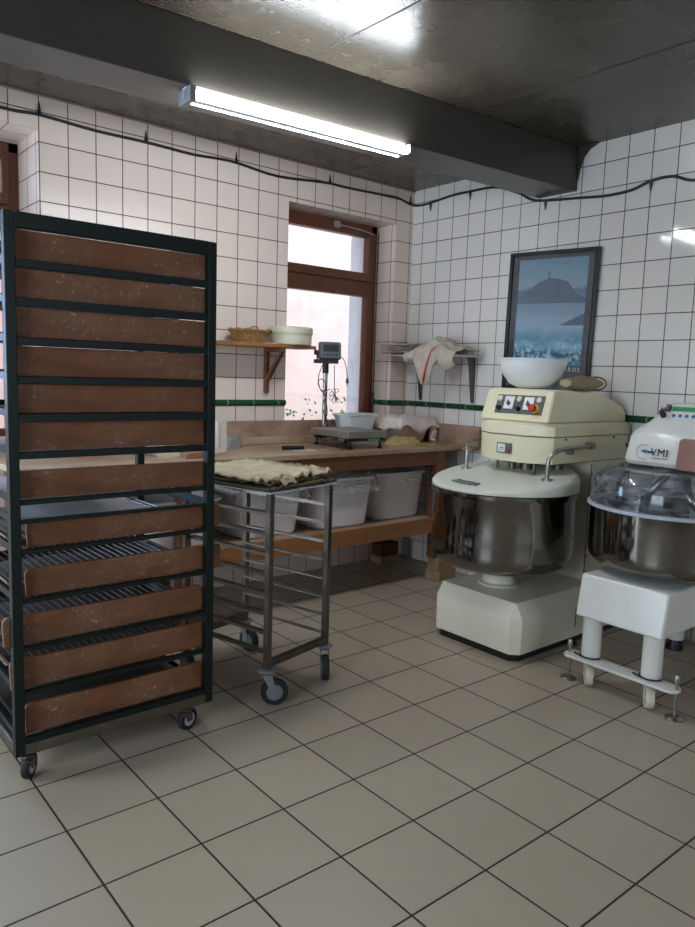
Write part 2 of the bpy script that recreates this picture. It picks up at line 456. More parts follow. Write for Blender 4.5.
struct(bull((-2.80, 0, 1.24), (WX0, 0, 1.24), (0, -1, 0)).build('trim_6', M_TRIM))
struct(bull((WX1, 0, 1.24), (0, 0, 1.24), (0, -1, 0)).build('trim_7', M_TRIM))
struct(bull((0, 0, 1.24), (0, -6.7, 1.24), (-1, 0, 0)).build('trim_8', M_TRIM))
struct(bull((WX1, 0, 1.24), (WX1, .19, 1.24), (-1, 0, 0)).build('trim_9', M_TRIM))


# windows ------------------------------------------------------------------
def window(name, x0, x1, z0, z1, y, cols, ztr):
    fr = MB()
    w_ = .055
    fr.box(x0, y, z0, x0 + w_, y + .07, z1); fr.box(x1 - w_, y, z0, x1, y + .07, z1)
    fr.box(x0, y, z1 - w_, x1, y + .07, z1); fr.box(x0, y, z0, x1, y + .07, z0 + w_)
    fr.box(x0 + w_, y, ztr - .03, x1 - w_, y + .07, ztr + .045)
    o = struct(fr.build(name, M_BROWNWIN, bevel=.004))
    for (za, zb) in ((ztr + .045, z1 - w_), (z0 + w_, ztr - .03)):
        s_ = MB(); q = .04; xs0 = x0 + w_; xs1 = x1 - w_
        s_.box(xs0, y - .018, za, xs0 + q, y + .05, zb); s_.box(xs1 - q, y - .018, za, xs1, y + .05, zb)
        s_.box(xs0 + q, y - .018, zb - q, xs1 - q, y + .05, zb); s_.box(xs0 + q, y - .018, za, xs1 - q, y + .05, za + q * 1.6)
        so = s_.build('sash', M_BROWNWIN, o, bevel=.003)
        MB().box(xs0 + q, y + .02, za + q, xs1 - q, y + .026, zb - q).build('pane', M_GLASS, so, smooth=False)
    return o


w1 = window('window_1', WX0, WX1 - .012, WZ0, WZ1, .20, 1, 2.125)
# closer arm on the top of the window and its espagnolette rod
a_ = MB(); a_.tube([(-.62, .17, 2.555), (-.40, .17, 2.548), (-.25, .17, 2.53)], .006); a_.box(-.66, .155, 2.53, -.60, .199, 2.575); a_.build('stay', M_WIRE, w1)
a_ = MB(); a_.box(-.62, .168, 2.06, -.58, .181, 2.08); a_.build('latch', M_DKSTEEL, w1)
a_ = MB(); a_.tube([(-.188, .188, 1.2), (-.188, .188, 2.55)], .005); a_.tube([(-.195, .180, 1.15), (-.195, .180, 1.32)], .010); a_.build('rod', M_DKSTEEL, w1)
w2 = window('window_2', LX0, LX1, LZ0, LZ1, .36, 1, 2.3)
# the outside seen through the window
struct(MB().box(-6, 2.0, -.5, 5, 2.3, 6).build('wall_neighbour', M_PLASTER, smooth=False))
struct(MB().box(-6, .42, -.4, 5, 2.0, .55).build('ground_outside', M_WHITEWALL, smooth=False))
struct(MB().box(-.255, .28, .95, -.181, .44, 2.6).build('trim_10', M_WHITEWALL, smooth=False))
lf = MB(); random.seed(3)
for k in range(170):
    x = random.uniform(-.2, 1.3); z = .85 + random.random() ** 2 * .42 * (.8 + .6 * nz(x * 3, 1, 2)); y = random.uniform(1.75, 1.98)
    a = random.uniform(0, 6.28); L_ = random.uniform(.03, .06); dx, dz = math.cos(a) * L_, math.sin(a) * L_
    lf.face([lf.v((x, y, z)), lf.v((x + dx * .5 - dz * .3, y - .02, z + dz * .5 + dx * .3)), lf.v((x + dx, y, z + dz)), lf.v((x + dx * .5 + dz * .3, y - .01, z + dz * .5 - dx * .3))])
tag(lf.build('wild_plants', M_LEAF, smooth=False), 'low green weeds along the foot of the pink wall outside the window', 'plants', kind='stuff')
# glazed fronts of the unseen openings
fd = MB(); fd.box(XL - .1, -1.0, 0, XL - .04, -.94, 2.1); fd.box(XL - .1, -.16, 0, XL - .04, -.1, 2.1); fd.box(XL - .1, -.94, 2.02, XL - .04, -.16, 2.1)
struct(fd.build('door_1', M_BROWNWIN))
fd = MB()
for y in (-3.85, -3.13, -2.41): fd.box(XL - .1, y, 1.0, XL - .04, y + .06, 2.3)
struct(fd.build('window_3', M_BROWNWIN))

# ------------------------------------------------------------------ fluorescent lamp
A0, A1 = Vector((-2.60, -1.245, 0)), Vector((-1.395, -1.335, 0))
dr = (A1 - A0).normalized(); rz = math.atan2(dr.y, dr.x); LL = (A1 - A0).length
lamp = thing('fluorescent_lamp', 'twin tube fluorescent batten lamp fixed under the dark ceiling beam', 'lamp', (A0.x, A0.y, 2.635), rz)
b_ = MB(); b_.box(.0, -.022, -.05, LL, .022, -.001); b_.build('batten', M_PLASTIC, lamp, bevel=.004)
for x in (0, LL - .035):
    b_ = MB(); b_.box(x, -.062, -.066, x + .030, .062, -.004) if x == 0 else b_.box(x + .026, -.058, -.05, x + .035, .058, -.004); b_.build('end_cap', M_GREYW if x == 0 else M_PLASTIC, lamp, bevel=.005)
for y, r in ((-.044, .016), (.044, .013)):
    b_ = MB(); b_.tube([(.031, y, -.034), (LL - .006, y, -.034)], r, 14); b_.build('tube', M_TUBE, lamp)

# ------------------------------------------------------------------ black cable along the walls
def smooth_path(pts, n=6):
    pts = [Vector(p) for p in pts]; out = []
    for i in range(len(pts) - 1):
        p0 = pts[max(i - 1, 0)]; p1 = pts[i]; p2 = pts[i + 1]; p3 = pts[min(i + 2, len(pts) - 1)]
        for k in range(n):
            t = k / n
            out.append(.5 * ((2 * p1) + (-p0 + p2) * t + (2 * p0 - 5 * p1 + 4 * p2 - p3) * t * t + (-p0 + 3 * p1 - 3 * p2 + p3) * t ** 3))
    out.append(pts[-1]); return out


ca = [(-3.6, 2.78), (-3.01, 2.755), (-2.81, 2.765), (-2.51, 2.752), (-2.21, 2.755), (-1.91, 2.75), (-1.75, 2.76), (-1.60, 2.763), (-1.3, 2.74), (-.98, 2.765), (-.84, 2.775), (-.67, 2.775), (-.36, 2.785), (-.19, 2.79), (-.05, 2.765)]
cb_ = [(-.06, 2.755), (-.19, 2.755), (-.41, 2.775), (-.58, 2.775), (-.81, 2.765), (-1.0, 2.70), (-1.12, 2.635), (-1.23, 2.612), (-1.49, 2.588), (-1.67, 2.572), (-1.83, 2.578), (-1.95, 2.61), (-2.08, 2.612), (-2.21, 2.568), (-2.5, 2.56), (-3.0, 2.6)]
pts = [(x, -.014, z) for x, z in ca] + [(-.014, y, z) for y, z in cb_]
cab = thing('wall_cable', 'thick black cable clipped along the top of the tiled walls', 'cable', (0, 0, 2.7))
o = MB().tube(smooth_path(pts), .0085, 8).build('sheath', M_CABLE, cab, origin=(0, 0, 2.7)); o.location = (0, 0, 0)
for i, (x, z) in enumerate([(-2.81, 2.765), (-2.21, 2.755), (-1.60, 2.763), (-.84, 2.775), (-.05, 2.765)]):
    k = MB(); k.tube([(x, -.012, z - 2.705), (x, -.012, z - 2.70 + .03), (x + .002, -.006, z - 2.70 + .065)], [.013, .007, .002], 6); k.build('clip', M_CABLE, cab)
for y, z in [(-.19, 2.755), (-.58, 2.775), (-1.23, 2.612), (-1.95, 2.61)]:
    k = MB(); k.tube([(-.012, y, z - 2.695), (-.012, y, z - 2.70 - .03), (-.006, y + .002, z - 2.70 - .06)], [.013, .007, .002], 6); k.build('clip', M_CABLE, cab)


# ------------------------------------------------------------------ casters
def caster(parent, x, y, ztop, r, ang, mw=M_RUBBER, mf=M_STEEL, w=.028, off=.03, disc=M_GREYW, pr=.03):
    cx, cyy = x + off * math.cos(ang), y + off * math.sin(ang)
    ax = Vector((-math.sin(ang), math.cos(ang), 0)); fw = Vector((math.cos(ang), math.sin(ang), 0))
    f = MB()
    f.lathe([(pr * .85, ztop - .014), (pr, ztop - .008), (pr * .8, ztop - .001)], x, y, 20)
    f.lathe([(.016, ztop - .03), (.016, ztop - .013)], x, y, 12)
    for s_ in (-1, 1):
        c0 = Vector((x, y, ztop - .025)) + ax * s_ * (w / 2 + .004); c1 = Vector((cx, cyy, r)) + ax * s_ * (w / 2 + .004)
        q = [c0 + fw * .022, c0 - fw * .02, c1 - fw * .012 - Vector((0, 0, .006)), c1 + fw * .014 - Vector((0, 0, .006))]
        f.loft([[tuple(p - ax * .0015) for p in q], [tuple(p + ax * .0015) for p in q]])
    f.bar(Vector((x, y, ztop - .026)) - ax * (w / 2 + .005), Vector((x, y, ztop - .026)) + ax * (w / 2 + .005), .042, .006)
    fo = f.build('caster', mf, parent, bevel=.001)
    wh = MB(); n = 28
    prof = [(r * .55, -w / 2 * .9), (r * .93, -w / 2), (r, -w / 4), (r, w / 4), (r * .93, w / 2), (r * .55, w / 2 * .9)]
    rings = [[tuple(Vector((cx, cyy, r)) + ax * h + (fw * math.cos(2 * PI * k / n) + Vector((0, 0, 1)) * math.sin(2 * PI * k / n)) * rr) for k in range(n)] for rr, h in prof]
    wh.loft(rings); wh.build('wheel', mw, fo)
    hb = MB(); rings = [[tuple(Vector((cx, cyy, r)) + ax * h + (fw * math.cos(2 * PI * k / n) + Vector((0, 0, 1)) * math.sin(2 * PI * k / n)) * rr) for k in range(n)] for rr, h in [(r * .6, -w / 2 * .98), (r * .2, -w / 2 * 1.1), (r * .2, w / 2 * 1.1), (r * .6, w / 2 * .98)]]
    hb.loft(rings); hb.build('hub', disc, fo)
    return fo


# ------------------------------------------------------------------ big green rack
RX0, RX1, RY0, RY1, RZ = -3.455, -2.692, -1.70, -1.02, 1.93
rack = thing('bakery_rack', 'tall dark green metal bakery rack on wheels holding brown boards', 'rack', ((RX0 + RX1) / 2, (RY0 + RY1) / 2, 0))
ox, oy = (RX0 + RX1) / 2, (RY0 + RY1) / 2
hx, hy = (RX1 - RX0) / 2, (RY1 - RY0) / 2
pw = .034
for sx in (-1, 1):
    for s_y in (-1, 1):
        p = MB(); x = sx * (hx - pw / 2); y = s_y * (hy - pw / 2)
        p.box(x - pw / 2, y - pw / 2, .102, x + pw / 2, y + pw / 2, RZ - .0005); p.build('post', M_RACK, rack, bevel=.003)
fr = MB()
for y in (-hy + pw / 2, hy - pw / 2): fr.box(-hx + pw, y - pw / 2, RZ - .05, hx - pw, y + pw / 2, RZ)
for x in (-hx + pw / 2, hx - pw / 2): fr.box(x - pw / 2, -hy + pw, RZ - .045, x + pw / 2, hy - pw, RZ)
fr.build('top_frame', M_RACK, rack, bevel=.003)
barz = [1.771, 1.648, 1.521, 1.396, 1.271, 1.146, .987, .922, .818, .647, .479, .321, .150]
brh = [.026, .028, .026, .025, .028, .024, .016, .012, .014, .014, .014, .016, .02]
for z, h in zip(barz, brh):
    q = MB(); q.box(-hx + pw, -hy + .004, z - h * .5, hx - pw, -hy + .03, z + h * .5); q.build('crossbar', M_RACK, rack, bevel=.002)
barz = [1.786, 1.663, 1.536, 1.409, 1.286, 1.159, .996, .928, .826, .655, .487, .330, .161]
for z in barz:
    q = MB()
    for s_ in (-1, 1):
        xa = s_ * (hx - pw / 2)
        q = MB(); q.box(min(xa, xa - s_ * .034), -hy + pw + .022, z - .012, max(xa, xa - s_ * .034), hy - pw, z - .008)
        q.box(xa - .002, -hy + pw + .022, z - .012, xa + .002, hy - pw, z + .012)
        q.build('side_rail', M_RACK, rack)
bs = MB(); bs.box(-hx + .002, -hy + .002, .100, hx - .002, -hy + .03, .140); bs.box(-hx + .002, hy - .03, .100, hx - .002, hy - .002, .140)
bs.box(-hx + .002, -hy + .03, .100, -hx + .03, hy - .03, .140); bs.box(hx - .03, -hy + .03, .100, hx - .002, hy - .03, .140)
bs.build('base_frame', M_DKSTEEL, rack, bevel=.003)
bs = MB(); bs.box(-hx + .031, -hy + .031, .118, hx - .031, hy - .031, .124); bs.build('base_sheet', M_GREYTRAY, rack)
for (x, y, a) in ((-hx + .045, -hy + .025, .9), (hx - .11, -hy + .025, .3), (-hx + .045, hy - .05, 1.2), (hx - .05, hy - .05, 2.2)):
    caster(rack, x, y, .099, .046, a, M_RUBBER, M_DKSTEEL, .026, .012, M_GREYTRAY)

# boards standing across the front of the rack; (left x, right x, bottom z, top z)
bd = [(-3.432, -2.713, 1.786, 1.880), (-3.432, -2.713, 1.663, 1.757), (-3.432, -2.713, 1.536, 1.632), (-3.432, -2.713, 1.409, 1.507),
      (-3.432, -2.713, 1.286, 1.383), (-3.432, -2.713, 1.159, 1.257), (-3.432, -2.713, .996, 1.091), (-3.395, -2.645, .826, .915),
      (-3.402, -2.640, .655, .750), (-3.478, -2.722, .487, .590), (-3.458, -2.715, .330, .435), (-3.412, -2.713, .161, .267)]
nm = ['topmost floured brown board on the green rack, directly under its top frame', 'second board from the top of the green rack, worn and brown',
      'third board from the top of the green rack, level with the wall shelf', 'fourth board from the top of the green rack, dusted with flour',
      'fifth board from the top of the green rack, bright gap above its right half', 'sixth board from the top of the green rack, above the wide gap',
      'seventh board from the top of the green rack, below the wide gap', 'brown board just under the flat grey tray of the green rack, right end sticking out',
      'fourth board from the bottom of the green rack, right end sticking out past the post', 'third board from the bottom of the green rack, left end sticking out past the post',
      'second board from the bottom of the green rack, left end behind the post', 'lowest brown board of the green rack, near the wheels']


def board_mesh(x0, x1, z0, z1, rc):
    mb = MB(); cx = (x0 + x1) / 2; hw = (x1 - x0) / 2; h = z1 - z0; poly = []
    poly += [(-hw + .004, 0), (hw - .004, 0)]
    for k in range(7):
        a = PI / 2 * k / 6; poly.append((hw - rc + rc * math.cos(a), h - rc + rc * math.sin(a)))
    for k in range(7):
        a = PI / 2 + PI / 2 * k / 6; poly.append((-hw + rc + rc * math.cos(a), h - rc + rc * math.sin(a)))
    mb.loft([[(x, 0, z) for x, z in poly], [(x, .016, z) for x, z in poly]]); return mb


for i, (x0, x1, z0, z1) in enumerate(bd):
    o = board_mesh(x0, x1, z0, z1, .006 if i < 7 else .02).build('wooden_board', M_BOARD, bevel=.002)
    o.location = ((x0 + x1) / 2, RY0 + .036, z0)
    tag(o, nm[i], 'board', 'floured wooden boards on the green rack')

# wire grids lying on the lower rails
def wire_grid():
    g = MB(); hx_, hy_ = .334, .295
    for k in range(23):
        x = -hx_ + 2 * hx_ * k / 22; g.tube([(x, -hy_, 0), (x, hy_, 0)], .0018, 5)
    for y in (-hy_, -.15, .15, hy_): g.tube([(-hx_, y, -.004), (hx_, y, -.004)], .0032, 6)
    return g


g0 = None
for z, l in ((.826, 'wire grid shelf under the short sticking-out board of the green rack'), (.655, 'wire grid shelf, third from the bottom of the green rack'),
             (.487, 'wire grid shelf, second from the bottom of the green rack'), (.330, 'lowest wire grid shelf of the green rack')):
    if g0 is None: o = g0 = wire_grid().build('wire_grid', M_DKSTEEL)
    else: o = g0.copy(); C.objects.link(o)
    o.location = (ox - .0, oy + .025, z + .0225)
    tag(o, l, 'wire shelf', 'wire grids in the green rack')
# flat grey sheet trays
for z, l, xr, yf in ((.928, 'flat grey sheet tray in the green rack just above the short board', -2.95, -1.66), (.996, 'grey sheet tray in the green rack behind the seventh board', -3.0, -1.64), (1.159, 'grey sheet tray in the green rack behind the sixth board', -3.0, -1.64)):
    t = MB(); xl = -3.422; t.box(xl, 0, 0, xr, -1.06 - yf if z > .95 else .28, .003); t.box(xl, 0, .003, xl + .004, .28, .010)
    o = t.build('sheet_tray', M_GREYTRAY, bevel=.001); o.location = (0, yf, z - .0075)
    tag(o, l, 'tray', 'grey sheet trays in the green rack')

# dark baking trays
def bake_tray():
    t = MB(); a, b = .33, .295
    t.loft([[(x * k, y * k2, z) for x, y in rrect(a, b, .02, 3)] for k, k2, z in ((.97, .97, 0), (1, 1, .024), (1.012, 1.014, .024), (1.0, 1.0, .020), (.965, .965, .003))]); return t


bt0 = None
for z, l in ((1.786, 'topmost'), (1.663, 'second'), (1.536, 'third'), (1.409, 'fourth'), (1.286, 'fifth'), (.826, 'eighth'), (.655, 'ninth'), (.487, 'tenth'), (.330, 'eleventh'), (.161, 'lowest')):
    if bt0 is None: o = bt0 = bake_tray().build('baking_tray', M_BLACKTRAY)
    else: o = bt0.copy(); C.objects.link(o)
    o.location = (ox - (.028 if z > 1 else .0), oy + .025, z - .0075)
    tag(o, 'dark baking tray lying behind the ' + l + ' board of the green rack', 'tray', 'dark baking trays in the green rack')

# ------------------------------------------------------------------ small steel trolley
TA = math.radians(13.5)
P1 = Vector((-2.42, -1.69, 0)); ex = Vector((math.cos(TA), math.sin(TA), 0)); ey = Vector((-math.sin(TA), math.cos(TA), 0))
TW, TD, TZ = .43, .56, .945
tc_ = P1 + ex * TW / 2 + ey * TD / 2
tr = thing('tray_trolley', 'small steel tray trolley on grey wheels with linen piled on top', 'trolley', (tc_.x, tc_.y, 0), TA)
q = .0275
for sx in (-1, 1):
    for s_y in (-1, 1):
        x, y = sx * (TW / 2 - q / 2), s_y * (TD / 2 - q / 2)
        MB().box(x - q / 2, y - q / 2, .165, x + q / 2, y + q / 2, TZ - .008).build('post', M_TROLLEY, tr, bevel=.002)
        caster(tr, x, y, .164, .060, {(-1, -1): -.75, (1, -1): -2.35, (-1, 1): -1.9, (1, 1): -1.6}[(sx, s_y)], M_RUBBER, M_GREYW, .032, .034, M_GREYW, .042)
for i in range(8):
    z = .228 + i * .0885
    for s_ in (-1, 1):
        r = MB(); xi = s_ * (TW / 2 - q); x2 = xi - s_ * .024
        r.box(min(xi, x2), -TD / 2 + q + .001, z, max(xi, x2), TD / 2 - q - .001, z + .0025); r.box(min(xi, xi - s_ * .002), -TD / 2 + q + .001, z - .012, max(xi, xi - s_ * .002), TD / 2 - q - .001, z + .003)
        r.build('runner', M_STEEL if s_ > 0 else M_TROLLEY, tr)  # light and shade in the colour: lit right runners paler, shaded left ones darker
fr = MB()
for s_y in (-1, 1):
    y = s_y * (TD / 2 - q / 2)
    fr = MB(); fr.box(-TW / 2 + q, y - q / 2, .17, TW / 2 - q, y + q / 2, .20); fr.build('cross_rail', M_TROLLEY, tr, bevel=.002)
fr = MB(); fr.box(-TW / 2 + q, TD / 2 - q, TZ - .05, TW / 2 - q, TD / 2 - .003, TZ - .02)
fr.build('cross_rail', M_TROLLEY, tr, bevel=.002)
MB().box(-TW / 2 + .03, -TD / 2 - .0015, .172, -TW / 2 + .085, -TD / 2 - .0002, .192).build('label', mat('dull_blue', (38, 58, 96), .5), tr)
ts = MB(); ts.box(-TW / 2 - .012, -TD / 2 - .012, TZ - .0075, TW / 2 + .02, TD / 2 + .012, TZ); ts.build('top_sheet', M_GREYTRAY, tr, bevel=.002)

# linen cloths on the trolley
def linen(name, hx_, hy_, z, amp, seed, m, label, rot=0, off=(0, 0), th=.006, edge=.012):
    g = MB(); n1, n2 = 56, 60

    def fn(u, v):
        x = (u - .5) * 2 * hx_; y = (v - .5) * 2 * hy_
        e = edge * nz(u * 9 + seed, v * 9, 3)
        ex_ = abs(u - .5) * 2; ey_ = abs(v - .5) * 2
        rim = max(ex_, ey_) ** 8
        h = amp * (nz(u * 3 + seed, v * 3, 0) + .5 * nz(u * 8, v * 8 + seed, 1)) + amp * 1.6 * nz(u * 16 + seed, v * 16, 5) * rim * (1 + 1.6 * (v < .3))
        return (x + e * (1 if ex_ > .8 else .2), y + e * (1 if ey_ > .8 else .2), z + max(-amp * .8, h))
    g.sheet(fn, n1, n2); o = g.build(name, m, solid=th)
    o.location = tc_ + ex * off[0] + ey * off[1]; o.rotation_euler = (0, 0, TA + rot)
    tag(o, label, 'cloth', 'linen cloths on the steel trolley'); return o


linen('linen_cloth', .235, .285, TZ + .0125, .004, 1.3, M_LINENSHADE, 'bottom linen cloth of the pile on the steel trolley, coloured dark for shade', .0, (0.0, 0), .012)
linen('linen_cloth', .225, .275, TZ + .0305, .005, 5.1, M_LINENSHADE, 'middle linen cloth of the pile on the steel trolley, coloured dark for shade', .03, (.005, .01), .012)
lc = linen('linen_cloth', .222, .275, TZ + .0495, .010, 9.7, M_LINEN, 'topmost pale linen cloth with frayed edge on the steel trolley', -.02, (-.005, .015), .009)
frg = MB(); random.seed(5)
for k in range(150):
    t = k / 149; y = -.27 + .54 * t; x = .19 + random.uniform(-.015, .02)
    frg.tube([(x, y, TZ + .056 + random.uniform(0, .006)), (x + .02, y + random.uniform(-.008, .008), TZ + .062 + random.uniform(-.004, .01)), (x + .042, y + random.uniform(-.015, .015), TZ + .048 + random.uniform(-.006, .006))], .0011, 3)
frg.build('fringe', M_LINEN, lc, smooth=False)
# turned-over corner of the top cloth at the near edge
fc = MB()


def fcn(u, v):
    x = -.15 + .09 * u + .03 * v; y = -.255 - .045 * v - .01 * nz(u * 6, v * 5, 2)
    return (x, y, TZ + .060 - .042 * v * v + .010 * nz(u * 5, v * 5, 8) + .014 * math.sin(u * 3.1) * v)


fc.sheet(fcn, 16, 10); fc.build('folded_corner', M_LINEN, lc, solid=.004)

# ------------------------------------------------------------------ work table
TBX0, TBX1, TBY0 = -3.15, -.035, -.70
TT = .962
tb = thing('work_table', 'long wooden baker\'s work table along the tiled wall, raised on blocks', 'table', ((TBX0 + TBX1) / 2, -.35, .12))
tb.location = (0, 0, 0)


def part(mb, name, m, par, **k): return mb.build(name, m, par, **k)


part(MB().box(TBX0, TBY0, TT - .030, TBX1, -.045, TT), 'table_top', M_TOP, tb, bevel=.004)
ap = MB(); ap.box(TBX0 + .05, TBY0 + .012, .838, -.262, TBY0 + .042, TT - .031); part(ap, 'apron', M_TABLE, tb, bevel=.003)
ap = MB(); ap.box(-.30, TBY0 + .10, .838, -.27, -.05, TT - .031); part(ap, 'apron', M_TABLE, tb, bevel=.003)
for x in (-.342, -2.31, -3.1):
    for y0 in (TBY0 + .045, -.115):
        if x == -.342 and y0 < -.5: lb = MB().box(x, y0 - .04, .158, x + .078, y0 + .03, TT - .031)
        else: lb = MB().box(x + (.0 if y0 < -.5 else .06), y0, .158, x + .07 + (.0 if y0 < -.5 else .06), y0 + .07, TT - .031)
        part(lb, 'leg', M_TABLE, tb, bevel=.004)
ls = MB(); ls.box(TBX0 + .05, TBY0 + .02, .345, -.345, TBY0 + .046, .452); part(ls, 'shelf_rail', M_SHELFW, tb, bevel=.003)
ls = MB(); ls.box(TBX0 + .05, TBY0 + .047, .432, -.30, -.12, .450); part(ls, 'lower_shelf', M_TOP, tb, bevel=.002)
ls = MB(); ls.box(-.315, TBY0 + .08, .345, -.285, -.12, .431); part(ls, 'shelf_rail', M_TABLE, tb, bevel=.002)
# backboards
bb = MB(); bb.box(-3.0, -.042, TT - .028, -.04, -.012, 1.118); part(bb, 'backboard', M_SPLASH, tb, bevel=.003)
bb = MB(); bb.box(-.034, -.80, TT - .028, -.010, -.012, 1.105); part(bb, 'backboard', M_SPLASH, tb, bevel=.003)
bb = MB(); bb.box(-.105, -.80, TT - .030, -.036, TBY0 - .001, TT); part(bb, 'table_top_end', M_TOP, tb, bevel=.003)
# long flour-dusted timber batten lying along the backboard
bt = MB(); bt.box(-1.66, -.10, TT, -.95, -.047, TT + .052); o = bt.build('batten', M_TOP, bevel=.008); tag(o, 'flour-dusted wooden batten lying along the foot of the backboard', 'batten')

# blocks under the legs
def block(x, y, z0, sx, s_y, h, rot, m, label):
    o = MB().box(-sx / 2, -s_y / 2, 0, sx / 2, s_y / 2, h - .0005).build('wooden_block', m, bevel=.004)
    o.location = (x, y, z0); o.rotation_euler = (0, 0, rot)
    tag(o, label, 'block', 'wooden blocks raising the work table')


block(-.235, -.675, 0, .20, .13, .068, .12, M_BRASS, 'pale lower wooden block under the front leg of the work table')
block(-.245, -.675, .068, .155, .105, .090, .05, M_BRASS, 'upper wooden block under the front leg of the work table, beside the cream mixer')
block(-.26, -.105, 0, .20, .12, .058, 0, M_BRASS, 'pale lower wooden block under the rear leg of the work table')
block(-.265, -.105, .058, .19, .11, .099, .03, M_BRICKD, 'dark upper wooden block under the rear leg of the work table')
for x in (-2.275, -3.065):
    for y in (-.62, -.105):
        pl_ = ('middle' if x > -2.5 else 'far left') + (' front' if y < -.5 else ' rear')
        block(x + (0 if y < -.5 else .06), y, 0, .18, .12, .1575, 0, M_BRICKD, 'dark wooden block under the ' + pl_ + ' leg of the work table')

# ------------------------------------------------------------------ tubs under the table
def tub(x, y, z, hx_, hy_, h, rot, label, m=M_TUBW, film=False, group='milky plastic tubs under the work table', r=.09, taper=.84):
    t = thing('storage_tub', label, 'tub', (x, y, z), rot, group)
    mb = MB(); rings = []
    for s_, zz in ((taper - .06, 0), (taper, .015), (.95, h * .86), (.955, h - .02), (1.03, h - .018), (1.03, h), (.93, h), (.91, h * .86), (taper - .05, .02)):
        rings.append([(a * s_, b * s_, zz) for a, b in rrect(hx_, hy_, r)])
    mb.loft(rings); mb.build('tub_body', m, t, bevel=.003)
    for s_ in (-1, 1):
        hb = MB(); hb.box(s_ * hx_ * .3 - .05, -hy_ * .985 - .012, h * .80, s_ * hx_ * .3 + .05, -hy_ * .92, h * .84)
        if s_ > 0: hb.build('grip', M_PLASTIC, t, bevel=.004)
    if film:
        fm = MB()

        def ff(u, v):
            xx = (u - .5) * 2 * hx_ * 1.08; yy = (v - .5) * 2 * hy_ * 1.08
            e = max(abs(u - .5), abs(v - .5)) * 2
            zz = h + .035 * (1 - e ** 3) + .025 * nz(u * 5 + x, v * 5, 1) + .012 * nz(u * 14, v * 14, x) - (.10 + .05 * nz(u * 4, v * 3, 4 + x)) * max(0, (e - .86) / .14)
            return (xx, yy, zz + .012)
        fm.sheet(ff, 40, 30); fm.build('plastic_cover', M_FILM, t)
    return t


tub(-.565, -.385, .4505, .245, .215, .335, .03, 'rightmost milky plastic tub under the work table, nearest the leg')
tub(-1.095, -.42, .4505, .25, .215, .335, -.03, 'milky plastic tub under the work table with a clear bag over it', film=True)
tub(-1.66, -.40, .4505, .25, .21, .305, .04, 'covered milky tub under the work table seen through the steel trolley', film=True)
tub(-2.25, -.40, .4505, .25, .21, .28, .0, 'far left milky plastic tub under the work table, behind the racks')

# ------------------------------------------------------------------ things on the worktop
# bench scale
sc = thing('bench_scale', 'electronic bench scale with steel platform and display on a pole', 'scale', (-.93, -.405, TT + .0005))
ZP = .113
hxx, hyy = .17, .205
MB().box(-hxx, -hyy, ZP - .04, hxx, hyy, ZP + .004).build('platform', mat('matt_steel', (150, 148, 138), .45, .6, .1, 10), sc, bevel=.004)
bs = MB(); bs.box(-hxx + .02, -hyy + .015, ZP - .062, hxx - .02, -hyy + .05, ZP - .0405); bs.box(-hxx + .02, hyy - .05, ZP - .062, hxx - .02, hyy - .015, ZP - .0405)
bs.box(-.03, -hyy + .05, ZP - .062, .03, hyy - .05, ZP - .0405); bs.build('base_frame', M_BLACK, sc)
for sx in (-1, 1):
    for s_y in (-1, 1): MB().lathe([(.014, 0), (.018, .012), (.008, .02), (.008, ZP - .0625)], sx * .13, s_y * .18, 12).build('foot', M_BLACK, sc)
MB().box(hxx * .05, -hyy - .0015, ZP - .061, hxx * .62, -hyy + .012, ZP - .044).build('label', M_GRN, sc)
px_, py_ = .0, .27
po = MB(); po.tube([(px_, py_, .02), (px_, py_, .56)], .0165, 14); po.box(px_ - .03, .20, .03, px_ + .03, py_, .05); po.build('pole', M_STEEL, sc)
MB().tube([(px_, py_, .49), (px_, py_, .58)], .022, 12).build('pole_collar', M_BLACK, sc)
hd = MB(); hd.M = Matrix.Translation((px_ + .005, py_ - .035, .645)) @ Matrix.Rotation(-.50, 4, 'Z') @ Matrix.Rotation(-.18, 4, 'X')
hd.loft([[(x, -.035, z) for x, z in rrect(.074, .056, .012, 3)], [(x, .0, z) for x, z in rrect(.080, .062, .014, 3)], [(x, .035, z) for x, z in rrect(.065, .045, .012, 3)]])
ho = hd.build('indicator', mat('indicator_grey', (92, 98, 98), .45), sc, bevel=.002)
dm = Matrix.Translation((px_ + .005, py_ - .035, .645)) @ Matrix.Rotation(-.50, 4, 'Z') @ Matrix.Rotation(-.18, 4, 'X')
d_ = MB(); d_.M = dm; d_.box(-.050, -.0365, -.012, .056, -.0352, .038); d_.build('display', M_BLACK, ho)
d_ = MB(); d_.M = dm
for k in range(5): d_.box(-.052 + k * .022, -.0375, -.040, -.040 + k * .022, -.0352, -.028)
d_.build('keys', M_BLACK, ho)
d_ = MB(); d_.M = dm; d_.box(-.090, -.01, -.06, -.0805, .03, .0); d_.tube([(-.108, .01, -.01), (-.09, .01, -.01)], .018, 12); d_.box(-.11, -.012, -.085, .06, .02, -.0625); d_.build('mount', M_BLACK, ho)
cbm = MB()
cbm.tube(smooth_path([(px_ + .08, py_ - .05, .62), (px_ + .12, py_ - .06, .58), (px_ + .145, py_ - .06, .50), (px_ + .15, py_ - .06, .455)]), .0028, 6)
cbm.tube([(px_ + .15, py_ - .06, .46), (px_ + .152, py_ - .06, .425)], [.007, .012], 8)
cbm.tube([(px_ + .146, py_ - .06, .425), (px_ + .146, py_ - .06, .405)], .002, 5); cbm.tube([(px_ + .158, py_ - .06, .425), (px_ + .158, py_ - .06, .405)], .002, 5)
cbm.build('plug_cable', M_CABLE, sc); cbm = MB()
